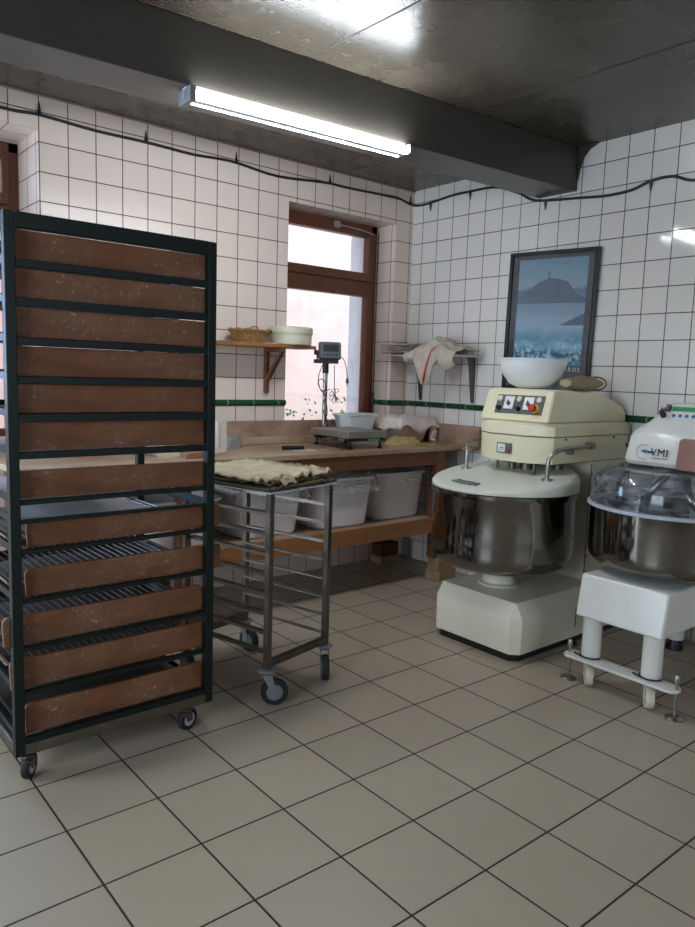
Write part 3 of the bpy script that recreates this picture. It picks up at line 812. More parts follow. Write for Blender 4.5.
cbm.tube(smooth_path([(px_ - .06, py_ - .05, .56), (px_ - .085, py_ - .03, .46), (px_ - .065, py_ - .03, .38), (px_ - .03, py_ - .03, .36), (px_ - .02, py_ - .03, .42), (px_ - .06, py_ - .03, .45), (px_ - .085, py_ - .03, .42), (px_ - .05, py_ - .03, .37), (px_ + .02, py_ - .03, .38)]), .0032, 6)
for k in range(6):
    a = .9 + k * .8; cxx, czz = px_ + .07, .335
    cbm.tube(smooth_path([(cxx, py_ - .03, czz + .02), (cxx + .05 * math.cos(a), py_ - .035, czz + .045 * math.sin(a)), (cxx + .055 * math.cos(a + .6), py_ - .03, czz + .05 * math.sin(a + .6)), (cxx, py_ - .03, czz)]), .002, 5)
cbm.tube([(px_ + .055, py_ - .03, .55), (px_ + .06, py_ - .03, .36)], .003, 6)
cbm.tube(smooth_path([(px_ + .0, py_ - .02, .36), (px_ - .03, py_ - .02, .25), (px_ + .02, py_ - .02, .12), (px_ + .03, py_ - .03, .03)]), .003, 6)
cbm.tube(smooth_path([(px_ - .03, py_ - .02, .36), (px_ + .01, py_ - .02, .22), (px_ - .04, py_ - .02, .08), (px_ - .05, py_ - .03, .03)]), .003, 6)
cbm.build('cable_bundle', M_CABLE, sc); cbm = MB()
cbm.tube(smooth_path([(-.15, -.18, .035), (-.2, -.22, .01), (-.235, -.19, .012), (-.22, -.14, .03), (-.16, -.12, .03)]), .0028, 6)
cbm.build('loose_cable', M_CABLE, sc)

# white oval basin behind the scale
def basin(name, x, y, z, hx_, hy_, h, m, label, cat='basin', r=.12, taper=.72, rot=0):
    mb = MB(); rings = []
    for s_, zz in ((taper - .05, 0), (taper, .012), (.96, h - .012), (1.06, h - .010), (1.06, h), (.93, h), (taper - .02, .02)):
        rings.append([(a * s_, b * s_, zz) for a, b in rrect(hx_, hy_, min(hx_, hy_) * .8, 8)])
    mb.loft(rings); o = mb.build(name, m, ang=50); o.location = (x, y, z); o.rotation_euler = (0, 0, rot); tag(o, label, cat); return o


basin('plastic_basin', -.65, -.142, TT + .001, .172, .088, .205, M_PLASTIC, 'white plastic basin standing behind the bench scale')
# tub of dough covered with cloth
dt = thing('cloth_covered_tub', 'pinkish tub covered with a rumpled white cloth in the corner of the worktop', 'tub', (-.235, -.235, TT + .001))
mb = MB(); rings = []
for s_, zz in ((.66, 0), (.74, .01), (.96, .135), (1.03, .14), (1.03, .155), (.9, .155), (.7, .02)): rings.append([(a * s_, b * s_, zz) for a, b in rrect(.185, .15, .1, 6)])
mb.loft(rings); mb.build('tub_body', M_PINKP, dt)
cv = MB()


def cvf(u, v):
    x = (u - .5) * .43; y = (v - .5) * .36; e = max(abs(u - .5), abs(v - .5)) * 2
    drop = .07 * (1 + .7 * nz(u * 3, v * 3, 9)) * max(0, (e - .80) / .2)
    return (x * (1 + .04 * nz(v * 8, 1, 1)), y, .172 + .022 * (1 - e * e) + .014 * nz(u * 5, v * 5, 3) + .010 * nz(u * 13, v * 13, 3) - drop)


cv.sheet(cvf, 44, 36); cv.build('cloth', mat('rumpled_white_cloth', (236, 230, 224), .9, 0, .1, 10, .4, 160, .1, col2=(222, 200, 192)), dt, solid=.003)
cv = MB()
cv.sheet(lambda u, v: (.135 + .05 * u + .012 * nz(u * 4, v * 5, 2), -.12 - .05 * math.sin(u * 3) - .02 * v + .02 * nz(u * 3, v * 3, 7), .145 - .14 * v), 14, 18)
cv.build('hanging_corner', mat('pink_cloth', (220, 194, 184), .9, 0, .14, 12, .3, 160, .1), dt, solid=.003)


def blob(name, x, y, z, a, b, h, seed, m, label, cat, amp=.25, n=40, rot=0, fr=4):
    mb = MB()

    def fn(u, v):
        th = u * 2 * PI; ph = v * PI / 2; rr = math.cos(ph) ** .55 if v < 1 else 0
        k = 1 + amp * .5 * nz(math.cos(th) * 1.5 + seed, math.sin(th) * 1.5, ph)
        zz = math.sin(ph) ** .8 * h * (1 + amp * nz(math.cos(th) * rr * fr + seed, math.sin(th) * rr * fr, 4))
        return (a * rr * k * math.cos(th), b * rr * k * math.sin(th), zz)
    mb.sheet(fn, n, 14); bmesh.ops.remove_doubles(mb.bm, verts=mb.bm.verts, dist=1e-5)
    o = mb.build(name, m, ang=60); o.location = (x, y, z); o.rotation_euler = (0, 0, rot)
    if cat: tag(o, label, cat)
    return o


blob('folded_cloth', -.50, -.50, TT, .135, .085, .062, 2, mat('ochre_cloth', (196, 172, 116), .95, 0, .2, 20, .4, 120, .1, stretch=(1, 5, 3)), 'ochre folded cloth lying beside the bench scale', 'cloth', rot=-.3)
o = MB().box(-.06, -.05, 0, .06, .05, .0012).build('yellow_card', M_YEL); o.location = (-.28, -.52, TT + .0005); o.rotation_euler = (0, 0, .3); tag(o, 'yellow card lying flat on the worktop near the corner', 'card')
# black scraper on paper
o = MB().box(-.075, -.035, 0, .075, .035, .0012).build('paper_slip', M_PAPER); o.location = (-1.37, -.50, TT + .0005); o.rotation_euler = (0, 0, -.3); tag(o, 'slip of paper under the black scraper on the worktop', 'paper')
sp_o = thing('dough_scraper', 'black handled dough scraper lying on the worktop', 'scraper', (-1.40, -.44, TT + .002), -.25)
MB().tube([(-.085, 0, .012), (.06, 0, .012)], .011, 10).build('handle', M_BLACK, sp_o); MB().box(-.09, -.035, .001, .07, -.005, .003).build('blade', M_DKSTEEL, sp_o)
blob('grey_bag', -1.74, -.22, TT, .075, .055, .078, 7, M_STONE, 'grey rounded bag leaning by the backboard next to the green rack', 'bag')
pk = thing('paper_pack', 'white and pink paper pack standing at the left of the worktop', 'pack', (-1.94, -.43, TT + .0005), .5)
MB().box(-.05, -.02, 0, .05, .02, .19).build('wrapper', M_PAPER, pk, bevel=.004); MB().box(-.046, -.0215, .03, -.02, -.0205, .16).build('printed_label', M_PINKP, pk)
pk = thing('paper_pack', 'white paper pack with pink stripe lying on the worktop behind the green rack', 'pack', (-2.33, -.42, TT + .0005), .2)
q_ = MB(); q_.loft([[(-.10, -.03, .10), (.0, -.03, .0), (.03, -.03, .0), (.03, -.03, .13), (-.10, -.03, .13)], [(-.10, .03, .10), (.0, .03, .0), (.03, .03, .0), (.03, .03, .13), (-.10, .03, .13)]]); q_.build('wrapper', M_PAPER, pk)
MB().box(-.06, -.0315, .10, .02, -.0305, .115).build('printed_label', M_RED, pk)
for i, (x, y, a, b, h) in enumerate([(-2.30, -.50, .07, .05, .035), (-2.16, -.60, .085, .035, .028)]):
    blob('dough_piece', x, y, TT, a, b, h, i + 3, M_LINEN if i == 0 else M_BOARD, ['pale lump of dough on the worktop seen through the rack gap', 'brown wooden scoop-shaped lump on the worktop beside the rack post'][i], 'dough')

# ------------------------------------------------------------------ wooden wall shelf
shl = thing('wall_shelf', 'pine wall shelf with wooden bracket left of the window', 'shelf', (-1.6, 0, 1.61))
MB().box(-.62, -.225, 0, .515, -.002, .022).build('board', M_SHELFW, shl, bevel=.002)
for x in (.255, -.45):
    b_ = MB(); b_.box(x - .016, -.03, -.30, x + .016, -.002, -.001); b_.tube([(x, -.016, -.305), (x, -.016, -.295)], .012, 8)
    b_.bar((x, -.03, -.21), (x, -.20, -.02), .026, .03, (1, 0, 0)); b_.box(x - .016, -.215, -.028, x + .016, -.03, -.001); b_.build('bracket', M_TABLE, shl, bevel=.003)
bk = thing('wicker_basket', 'small oval wicker basket on the pine wall shelf', 'basket', (-1.545, -.12, 1.6325))
mb = MB(); rings = []
for s_, zz in ((.78, 0), (.86, .02), (.92, .04), (.98, .06), (1.06, .068), (1.08, .076), (1.02, .082), (.92, .076), (.88, .06), (.72, .012)):
    rings.append([(a * s_ * (1 + .012 * (i % 2)), b * s_ * (1 + .012 * (i % 2)), zz) for i, (a, b) in enumerate(rrect(.135, .085, .08, 9))])
mb.loft(rings); mb.build('basket_body', M_BASKET, bk)
rim = MB(); pts_ = [(a * 1.05, b * 1.05, .078 + .004 * math.sin(i * 1.4)) for i, (a, b) in enumerate(rrect(.135, .085, .08, 9))]; pts_.append(pts_[0]); rim.tube(pts_, .009, 6); rim.build('braided_rim', M_BASKET, bk)
sc_ = MB(); sc_.tube([(.03 * math.cos(a), 0, .012 + .014 * math.sin(a)) for a in [k * 2 * PI / 16 for k in range(17)]], .004, 6); sc_.tube([(-.03, 0, .006), (-.075, .01, -.004)], .004, 6)
o = sc_.build('scissor_handle', M_RED); o.location = (-1.50, -.10, 1.715 - .002); tag(o, 'red looped handle resting in the wicker basket', 'scissors')
rt = thing('round_tin', 'round cream tin tub at the right end of the pine wall shelf', 'tin', (-1.225, -.118, 1.6325))
MB().lathe([(.138, 0), (.143, .004), (.143, .066), (.148, .068), (.148, .074)], 0, 0, 48).build('tin_body', M_TIN, rt)
MB().lathe([(.147, .0745), (.150, .078), (.150, .112), (.144, .118)], 0, 0, 48).build('tin_lid', M_TIN, rt)
for i, (x, y, s_, r) in enumerate([(-1.42, -.17, .07, .3), (-1.33, -.19, .06, -.2)]):
    o = MB().box(-s_, -.03, 0, s_, .03, .003).build('paper_slip', M_PAPER); o.location = (x, y, 1.6325 + i * .0035); o.rotation_euler = (0, 0, r)
    tag(o, ['lower loose paper on the wall shelf in front of the wicker basket', 'upper loose paper on the wall shelf in front of the round tin'][i], 'paper')

# ------------------------------------------------------------------ metal bracket shelf with towels
ms = thing('bracket_shelf', 'slim metal bracket shelf on the right wall carrying towels', 'shelf', (0, -.36, 1.60))
MB().box(-.26, -.37, .0, -.005, .34, .012).build('board', M_PLASTIC, ms, bevel=.002)
for y in (.19, -.335):
    b_ = MB(); b_.loft([[(-.003, y - .012, -.33), (-.012, y - .012, -.33), (-.055, y - .012, -.06), (-.075, y - .012, -.001), (-.003, y - .012, -.001)], [(-.003, y + .012, -.33), (-.012, y + .012, -.33), (-.055, y + .012, -.06), (-.075, y + .012, -.001), (-.003, y + .012, -.001)]])
    b_.build('bracket', M_DKSTEEL, ms)


def sheet_pile(x, y, z, n, hx_, hy_, label):
    for i in range(n):
        g = MB(); sd = i * 3.3 + 1

        def fn(u, v):
            return ((u - .5) * 2 * hx_ + .01 * nz(v * 3, sd, 0), (v - .5) * 2 * hy_ + .012 * nz(u * 3, sd, 3), .018 * i + .010 + .012 * nz(u * 3, v * 3, 3.0 + i * .3) + .007 * nz(u * 9, v * 9, 1 + i * .2))
        g.sheet(fn, 20, 16); o = g.build('folded_towel', M_TOWEL, solid=.008)
        o.location = (x, y, z); o.rotation_euler = (0, 0, random.uniform(-.15, .15))
        tag(o, label[i], 'towel', 'folded towels at the left end of the bracket shelf')


sheet_pile(-.17, -.14, 1.6185, 4, .14, .12, ['lowest folded white towel at the left end of the bracket shelf', 'second folded towel from the bottom at the left end of the bracket shelf', 'third folded towel from the bottom at the left end of the bracket shelf', 'topmost folded white towel at the left end of the bracket shelf'])
tw = thing('draped_towel', 'crumpled grey linen towel with red stripe hanging over the bracket shelf', 'towel', (-.14, -.53, 1.613))


def towel_body(u, v):
    # u along wall (left to right), v from back over the top to the hanging front
    y = .24 - .50 * u
    t = v
    hump = .10 * math.exp(-((u - .44) / .22) ** 2) + .05 * math.exp(-((u - .75) / .25) ** 2)
    hang = .065 + .22 * math.exp(-((u - .42) / .13) ** 2) + .085 * math.exp(-((u - .80) / .16) ** 2)
    if t < .6:
        q = t / .6; x = .10 - .27 * q; z = .012 + hump * math.sin(q * PI * .75 + .3) + .02 * nz(u * 6, q * 5, 1)
    else:
        q = (t - .6) / .4; x = -.175 - .02 * math.sin(q * PI) + .02 * nz(u * 8, q * 2, 3); z0 = .012 + hump * math.sin(PI * .75 + .3) + .02 * nz(u * 6, 5, 1); z = z0 - hang * q
        y = y + (.3 * (.42 - u)) * q * max(0, 1 - abs(u - .42) / .3)
    return (x + .018 * nz(u * 12, t * 3, 5), y + .01 * nz(u * 7, t * 7, 9), z + .010 * math.sin(u * 26 + t * 4) * .8)


g = MB(); g.sheet(towel_body, 70, 44); g.build('cloth', M_TOWEL, tw, solid=.004)
st = MB()


def stripe(u, v):
    uu = .42 + .20 * u; p = Vector(towel_body(uu, .985 - .36 * u - .05 * v)); return (p.x - .006, p.y, p.z)


st.sheet(stripe, 20, 2); st.build('red_stripe', M_RED, tw, solid=.002)
blob('towel_roll', -.07, -.665, 1.613, .055, .055, .06, 12, M_TOWEL, 'grey rolled towel at the right end of the bracket shelf', 'towel', amp=.4, fr=6)

# ------------------------------------------------------------------ poster
ps = thing('framed_poster', 'black framed sea poster with a lighthouse hill hanging on the right wall', 'poster', (-.006, -1.317, 1.830))
ps.rotation_euler = (math.radians(2.0), math.radians(-1.2), 0)
PW, PH = .335, .455
fb = MB()
for (y0, y1, z0, z1) in ((-PW, PW, PH - .024, PH), (-PW, PW, -PH, -PH + .024), (-PW, -PW + .024, -PH + .024, PH - .024), (PW - .024, PW, -PH + .024, PH - .024)): fb.box(-.03, y0, z0, -.002, y1, z1)
fb.build('frame', M_FRAMEB, ps, bevel=.003)
MB().box(-.012, -PW + .024, -PH + .024, -.006, PW - .024, PH - .024).build('mount', mat('poster_border', (58, 62, 68), .5), ps, smooth=False)


def poster_mat():
    m, nt, b = nodes_of('sea_print'); N = nt.nodes; L = nt.links
    tc = N.new('ShaderNodeTexCoord'); s_ = N.new('ShaderNodeSeparateXYZ'); L.new(tc.outputs['Object'], s_.inputs[0])
    n1 = N.new('ShaderNodeTexNoise'); n1.inputs['Scale'].default_value = 9; n1.inputs['Detail'].default_value = 8; L.new(tc.outputs['Object'], n1.inputs['Vector'])
    h = mth(nt, 'DIVIDE', mth(nt, 'ADD', s_.outputs[2], .32), .75)
    h2 = mth(nt, 'ADD', h, mth(nt, 'MULTIPLY', mth(nt, 'SUBTRACT', n1.outputs[0], .5), .10))
    r = N.new('ShaderNodeValToRGB'); L.new(h2, r.inputs[0]); e = r.color_ramp.elements
    e[0].position = 0; e[0].color = S((190, 215, 225)); e[1].position = 1; e[1].color = S((96, 138, 156))
    for p, c in ((.05, (70, 120, 140)), (.16, (30, 84, 104)), (.22, (120, 170, 186)), (.28, (70, 130, 150)), (.38, (138, 168, 184)), (.5, (126, 150, 166)), (.62, (108, 136, 152)), (.7, (90, 112, 128)), (.73, (128, 158, 170))):
        q = e.new(p); q.color = S(c)
    wv = N.new('ShaderNodeTexNoise'); wv.inputs['Scale'].default_value = 38; wv.inputs['Detail'].default_value = 6; L.new(tc.outputs['Object'], wv.inputs['Vector'])
    low = N.new('ShaderNodeMapRange'); low.inputs[1].default_value = .34; low.inputs[2].default_value = .14; L.new(h, low.inputs[0])
    foam = N.new('ShaderNodeMapRange'); foam.inputs[1].default_value = .47; foam.inputs[2].default_value = .64; L.new(wv.outputs[0], foam.inputs[0])
    mx = N.new('ShaderNodeMix'); mx.data_type = 'RGBA'; L.new(mth(nt, 'MULTIPLY', low.outputs[0], foam.outputs[0]), mx.inputs[0]); L.new(r.outputs[0], mx.inputs[6]); mx.inputs[7].default_value = S((176, 212, 222))
    L.new(mx.outputs[2], b.inputs['Base Color']); b.inputs['Roughness'].default_value = .5; return m


pr_ = MB(); pr_.box(-.0135, -.262, -.275, -.0125, .262, .405); pp = pr_.build('print', poster_mat(), ps, smooth=False)
hl = MB(); hp = [(.262, .165), (.20, .19), (.15, .225), (.10, .255), (.05, .272), (.0, .28), (-.06, .272), (-.12, .255), (-.15, .225), (-.19, .18), (-.262, .15), (-.262, .12), (.262, .12)]
hl.loft([[(-.0142, y, z) for y, z in hp], [(-.0137, y, z) for y, z in hp]]); hl.build('printed_hill', mat('hill', (80, 104, 122), .5), ps, smooth=False)
MB().box(-.0142, .018, .277, -.0137, .026, .325).build('printed_lighthouse', mat('lh', (50, 66, 80), .5), ps, smooth=False)
rk = [(-.262, -.02), (-.262, .055), (-.20, .03), (-.12, -.005), (-.08, -.02)]
hl = MB(); hl.loft([[(-.0142, y, z) for y, z in rk], [(-.0137, y, z) for y, z in rk]]); hl.build('printed_rocks', mat('rk', (66, 96, 112), .5), ps, smooth=False)
MB().box(-.0205, -PW + .024, -PH + .024, -.0195, PW - .024, PH - .024).build('glazing', M_GLASS, ps, smooth=False)
mesh_text('printed_title', 'IROS', .036, M_LAB, ps, face_mx((-.0137, -.21, -.298), (-1, 0, 0)), .0003, 1.5)

# ------------------------------------------------------------------ big cream spiral mixer
CY = -1.695
mx1 = thing('spiral_mixer', 'large cream spiral dough mixer with steel bowl and white lid', 'mixer', (-.55, CY, 0))
mx1.location = (0, CY, 0)
# base
def base_poly(x0, x1, hw, c, s_=0): return [(x0 + s_, -hw + c), (x0 + c, -hw + s_), (x1, -hw + s_), (x1, hw - s_), (x0 + c, hw - s_), (x0 + s_, hw - c)]


b_ = MB(); b_.loft([[(x, y - .045, z) for x, y in base_poly(-1.14, -.03, .299, .045, i)] for z, i in ((.042, .004), (.225, 0), (.238, .006), (.298, .04), (.305, .044))])
b_.build('base', M_CREAM2, mx1, bevel=.006)
MB().prism([(x, y - .045) for x, y in base_poly(-1.12, -.05, .275, .04)], .0, .0415).build('plinth', M_BLACK, mx1)
for (x, y) in ((-.62, -.335),): MB().lathe([(.03, .0), (.03, .008), (.012, .012), (.012, .041)], x, y, 12).build('foot', M_BLACK, mx1)
# column
cl = MB(); cl.box(-.405, -.245, .306, -.03, .245, 1.0); cl.build('column', M_CREAM2, mx1, bevel=.006)
cl = MB(); cl.box(-.408, -.2465, .32, -.400, -.2455, .99); cl.build('panel_seam', M_BLACK, mx1)
for z in (.45, .62, .80, .93): MB().tube([(-.425 + .03, -.2465, z), (-.425 + .03, -.25, z)], .005, 8).build('screw', M_BLACK, mx1)
# bowl and neck
BXc = -.865; BR = .392
nk = MB(); nk.lathe([(.115, .3065), (.12, .318), (.095, .325), (.085, .37), (.10, .43)], BXc, 0, 32); nk.build('neck', M_CREAM2, mx1)
bw = MB(); bw.lathe([(.09, .424), (.27, .427), (.33, .434), (.366, .452), (.386, .484), (BR, .525), (BR, .60), (BR, .820), (BR + .005, .826), (BR + .005, .858), (BR - .008, .858), (BR - .01, .56), (.36, .49), (.2, .445)], BXc, 0, 96)
bw.build('bowl', M_BOWL, mx1)
# lid, its top slopes down to the front
ld = MB(); n = 72; rings = []
def ztop(x, k=1): return .928 + .048 * x / BR
for rr, kz in ((BR + .006, 0), (BR + .008, .0), (BR + .008, .55), (BR - .001, .85), (BR - .02, 1.0), (BR * .6, 1.02), (.02, 1.03)):
    ring = []
    for i in range(n):
        a = 2 * PI * i / n; x = rr * math.cos(a); y = rr * math.sin(a); z0 = .862; ring.append((BXc + x, y, z0 + (ztop(x) - z0) * kz if rr != BR + .006 else z0 + .0))
    rings.append(ring)
ld.loft(rings); lid = ld.build('lid', M_LID, mx1)
def on_lid(x, y): return ztop(x) + .004
sl = MB()
for k in range(6):
    a = 2.75 + k * .11; r_l = .27; sl.bar((BXc + r_l * math.cos(a), r_l * math.sin(a), on_lid(r_l * math.cos(a), 0)), (BXc + (r_l + .045) * math.cos(a), (r_l + .045) * math.sin(a), on_lid((r_l + .045) * math.cos(a), 0) - .003), .012, .006)
sl.build('lid_vents', M_BLACK, lid)
vp = MB(); rings = []
for h in (.0, .003): rings.append([(BXc + .29 * math.cos(3.02) + .03 * math.cos(t), .29 * math.sin(3.02) + .095 * math.sin(t), ztop(-.28) + .002 + h + .12 * .03 * math.cos(t)) for t in [2 * PI * k / 24 for k in range(24)]])
vp.loft(rings); vp.build('vent_plate', M_GREYW, lid)
# lid arms
for s_ in (-1, 1):
    a_ = MB(); yy = s_ * .300; xa = -.87
    a_.tube(smooth_path([(xa, yy * .93, ztop(xa - BXc) - .004), (xa, yy * .93, 1.02), (xa + .012, yy * .96, 1.06), (xa + .045, yy, 1.083), (xa + .1, yy * .97, 1.088), (-.47, s_ * .275, 1.098)]), .0115, 10)
    a_.tube([(-.47, s_ * .295, 1.098), (-.47, s_ * .246, 1.098)], .02, 12); a_.lathe([(.03, ztop(xa - BXc) - .002), (.03, ztop(xa - BXc) + .008)], xa, yy * .93, 14)
    a_.tube([(-.66, s_ * .285, 1.068), (-.66, s_ * .246, 1.068)], .014, 10)
    a_.build('lid_arm', M_STEEL, mx1)
# shafts under the head
for x, y, r in ((-.78, -.13, .011), (-.77, .13, .008), (-.70, -.02, .035), (-.74, .05, .02), (-.6, -.16, .03)):
    MB().tube([(x, y, .93), (x, y, 1.0015)], r, 12).build('shaft', M_DKSTEEL, mx1)
# head
def head_poly(i, x1=-.03): return [(-.875 + i, -.12), (-.875 + i, .12), (-.785 + i * .6, .25 - i), (x1, .25 - i), (x1, -.25 + i), (-.785 + i * .6, -.25 + i)]


h = MB(); h.loft([[(x, y, z) for x, y in head_poly(i)] for z, i in ((1.002, .004), (1.147, .0))]); h.build('head_body', M_CREAM, mx1, bevel=.005)
h = MB(); h.loft([[(x, y, z) for x, y in head_poly(i)] for z, i in ((1.151, -.004), (1.205, -.002), (1.222, .02))]); h.build('hood_skirt', M_CREAM, mx1, bevel=.004)
h = MB(); prof = [(-.83, 1.2225), (-.775, 1.388), (-.74, 1.398), (-.40, 1.392), (-.20, 1.352), (-.085, 1.315), (-.05, 1.28), (-.038, 1.2225)]
def inset(z): return .232 if z < 1.3 else .226
h.loft([[(x, -(inset(z) - .0), z) for x, z in prof], [(x, -(.20), z + (.0 if z < 1.25 else .004)) for x, z in prof], [(x, .20, z + (.0 if z < 1.25 else .004)) for x, z in prof], [(x, inset(z), z) for x, z in prof]])
h.build('hood', M_CREAM, mx1, bevel=.014, seg=3)
# control panel on the slanted front of the hood
nrm = Vector((-(1.388 - 1.2225), 0, (-.775 + .83))).normalized()
mid = Vector((-.83 + .055 * .55, .0, 1.2225 + .1655 * .55)) + Vector((0, -.022, 0))
cpm = face_mx(mid + nrm * .0035, nrm)
cp_o = thing('x', 'x', 'x'); bpy.data.objects.remove(cp_o)
def onp(mb): mb.M = cpm; return mb
cp = onp(MB()).box(-.158, -.054, -.006, .158, .054, .002).build('control_panel', M_DIAL, mx1, bevel=.002)
for k, x in enumerate((-.13, .0, .13)):
    onp(MB()).lathe([(.016, .0022), (.016, .014), (.012, .016)], x, .028, 16).build('signal_lamp', M_TIN, cp)
for x in (-.066, .066):
    onp(MB()).box(x - .032, -.030, .0022, x + .032, .042, .010).build('timer_plate', M_LAB, cp, bevel=.001)
    t_ = onp(MB()); t_.lathe([(.012, .0102), (.009, .022)], x, -.0, 12); t_.bar((x, -.0, .018), (x - .004, .018, .018), .006, .008, (0, 0, 1)); t_.build('timer_knob', M_DIAL, cp)
for x in (-.13, .002):
    t_ = onp(MB()); t_.lathe([(.014, .0022), (.014, .012), (.010, .026)], x, -.026, 12); t_.build('switch', M_BLACK, cp)
onp(MB()).lathe([(.026, .0022), (.026, .007)], .112, -.022, 20).build('stop_collar', M_YEL, cp)
onp(MB()).lathe([(.012, .0072), (.012, .02), (.021, .022), (.021, .034), (.016, .038)], .108, -.022, 20).build('stop_button', M_RED, cp)
# name plate on the front facet of the head body
np_ = MB(); np_.box(-.8785, -.045, 1.045, -.8755, .058, 1.103); npo = np_.build('name_plate', M_STEEL, mx1)
MB().box(-.8795, .0, 1.052, -.8787, .050, 1.096).build('plate_mark', M_LAB, npo); MB().box(-.8795, -.034, 1.066, -.8787, -.022, 1.076).build('plate_mark', M_RED, npo)
mesh_text('plate_letter', 'm', .04, M_DIAL, npo, face_mx((-.8797, .024, 1.072), (-1, 0, 0)), .0002)
for x in (-.68, -.2): MB().tube([(x, -.2505, 1.135), (x, -.256, 1.135)], .006, 8).build('screw', M_BLACK, mx1)
MB().box(-.62, -.3485, .10, -.615, -.3465, .21).build('panel_slot', M_BLACK, mx1)
MB().lathe([(.008, .0), (.008, .004)], 0, 0, 12).build('sticker', M_RED, mx1).matrix_local = face_mx((BXc + (BR + .001) * math.cos(2.72), (BR + .001) * math.sin(2.72), .725), (math.cos(2.72), math.sin(2.72), 0))

# white plastic bowl and rolled sack on top of the mixer
o = MB(); pr = [(.07, 0), (.085, .003), (.13, .025), (.165, .07), (.182, .12), (.188, .160), (.198, .163), (.198, .167), (.184, .167), (.178, .12), (.158, .07), (.12, .03), (.06, .012)]
o.lathe(pr, 0, 0, 56); o = o.build('mixing_bowl', mat('translucent_white_bowl', (232, 236, 236), .35, 0, .03), ang=60); o.location = (-.60, CY + .05, 1.4045); tag(o, 'white round plastic bowl standing on top of the cream mixer', 'bowl')
sk = thing('rolled_sack', 'rolled beige cloth sack tied with a red band on top of the cream mixer', 'sack', (-.355, CY - .125, 1.397), .22)
q_ = MB(); rings = []
for i in range(22):
    t = i / 21; x = -.27 + .54 * t; rr = .046 * (1 - .35 * abs(t - .4) * 2 * .6) * (min(1, math.sin(max(.06, min(.94, t)) * PI) ** .35))
    rings.append([(x, .072 * math.cos(a) * rr / .046 * (1 + .05 * nz(t * 6, a, 1)), .044 + rr * math.sin(a) * (1 + .15 * nz(t * 7, a * 2, 2))) for a in [2 * PI * k / 20 for k in range(20)]])
q_.loft(rings); q_.build('cloth', M_SACK, sk, ang=60)
q_ = MB(); q_.tube([(.20, .066 * math.cos(a), .044 + .039 * math.sin(a)) for a in [2 * PI * k / 20 for k in range(21)]], .005, 6); q_.build('band', M_TABLE, sk)

# ------------------------------------------------------------------ white fork mixer
CY2 = -2.555
m2 = thing('dough_mixer', 'white dough mixer on wheeled legs with clear domed lid, at the right edge', 'mixer', (-.6, CY2, 0))
m2.location = (0, CY2, 0)
hb = MB(); pf = [(-1.085, .338), (-1.05, .540), (-.08, .540), (-.08, .338)]
hb.loft([[(x, -.207, z) for x, z in pf], [(x, .226, z) for x, z in pf]]); hb.build('chassis', M_WHITE, m2, bevel=.012, seg=3)
for y in (-.137, .168): MB().lathe([(.045, .134), (.045, .3385)], -1.015, y, 32).build('leg', M_WHITE, m2)
for y in (-.15, .15): MB().lathe([(.047, .06), (.047, .3385)], -.2, y, 24).build('leg', M_WHITE, m2)
pp_ = MB(); pl2 = []
for s_, a0 in ((-1, PI), (1, 0)):
    for k in range(9):
        a = (-PI + PI * k / 8) if s_ < 0 else (0 + PI * k / 8)
        pl2.append((-1.045 + .045 * math.cos(a), s_ * .252 + .034 * math.sin(a)))
pp_.prism(pl2, .120, .1335); pp_.build('foot_plate', M_WHITE, m2, bevel=.003)
for y in (-.137, .168):
    g = MB(); g.tube([(-1.015 + .050 * math.cos(a), y + .050 * math.sin(a), .139) for a in [PI * .5 + PI * 1.0 * k / 14 for k in range(15)]], .004, 6); g.bar((-1.06, y + .02, .137), (-1.04, y + .075, .137), .006, .006); g.build('gasket', M_BLACK, m2)
for y in (-.272, .262):
    s2_ = MB(); s2_.tube([(-1.05, y, .012), (-1.05, y, .185)], .0065, 10); s2_.lathe([(.012, .165), (.013, .19), (.007, .20)], -1.05, y, 10); s2_.lathe([(.040, 0), (.040, .006), (.022, .018), (.008, .018)], -1.05, y, 20)
    s2_.build('levelling_foot', M_STEEL, m2)
for y in (-.140, .165): caster(m2, -1.03, y, .1195, .050, -2.5, M_TIN, M_WHITE, .036, .014, M_WHITE, .036)
for y in (-.150, .148): MB().lathe([(.045, 0), (.045, .02), (.03, .0595)], -.2, y, 16).build('foot', M_BLACK, m2)
B2x = -.665; B2R = .382
u = MB(); u.lathe([(.13, .5405), (.13, .56), (.2, .575), (.24, .585)], B2x, 0, 40); u.build('bowl_seat', M_DKSTEEL, m2)
u = MB(); u.lathe([(.20, .566), (.31, .570), (.35, .584), (.372, .606), (B2R - .002, .63), (B2R, .66), (B2R, .854), (B2R - .006, .854), (B2R - .008, .66), (.3, .60), (.1, .59)], B2x, 0, 96); u.build('bowl', M_BOWL, m2)
u = MB(); u.lathe([(B2R + .001, .8545), (B2R + .012, .858), (B2R + .012, .870), (B2R + .002, .874), (B2R - .006, .874), (B2R - .006, .8545)], B2x, 0, 96, False, False); u.build('lid_rim', M_GREYTRAY, m2)
u = MB(); u.lathe([(B2R + .0, .875), (B2R - .003, .92), (B2R - .008, .972), (B2R - .026, 1.015), (B2R - .062, 1.040), (B2R - .12, 1.0485), (B2R - .14, 1.043), (.02, 1.046)], B2x, 0, 96, False, False); u.build('clear_dome', M_DOME, m2)
u = MB(); u.tube(smooth_path([(B2x + .02, .02, 1.04), (B2x - .03, .10, .92), (B2x + .06, .16, .80), (B2x + .1, .08, .68), (B2x, .0, .62)]), .018, 12); u.tube(smooth_path([(B2x + .02, -.04, 1.04), (B2x - .08, -.12, .92), (B2x + .02, -.17, .80), (B2x + .1, -.08, .68), (B2x, .0, .62)]), .018, 12); u.build('kneading_fork', M_STEEL, m2)
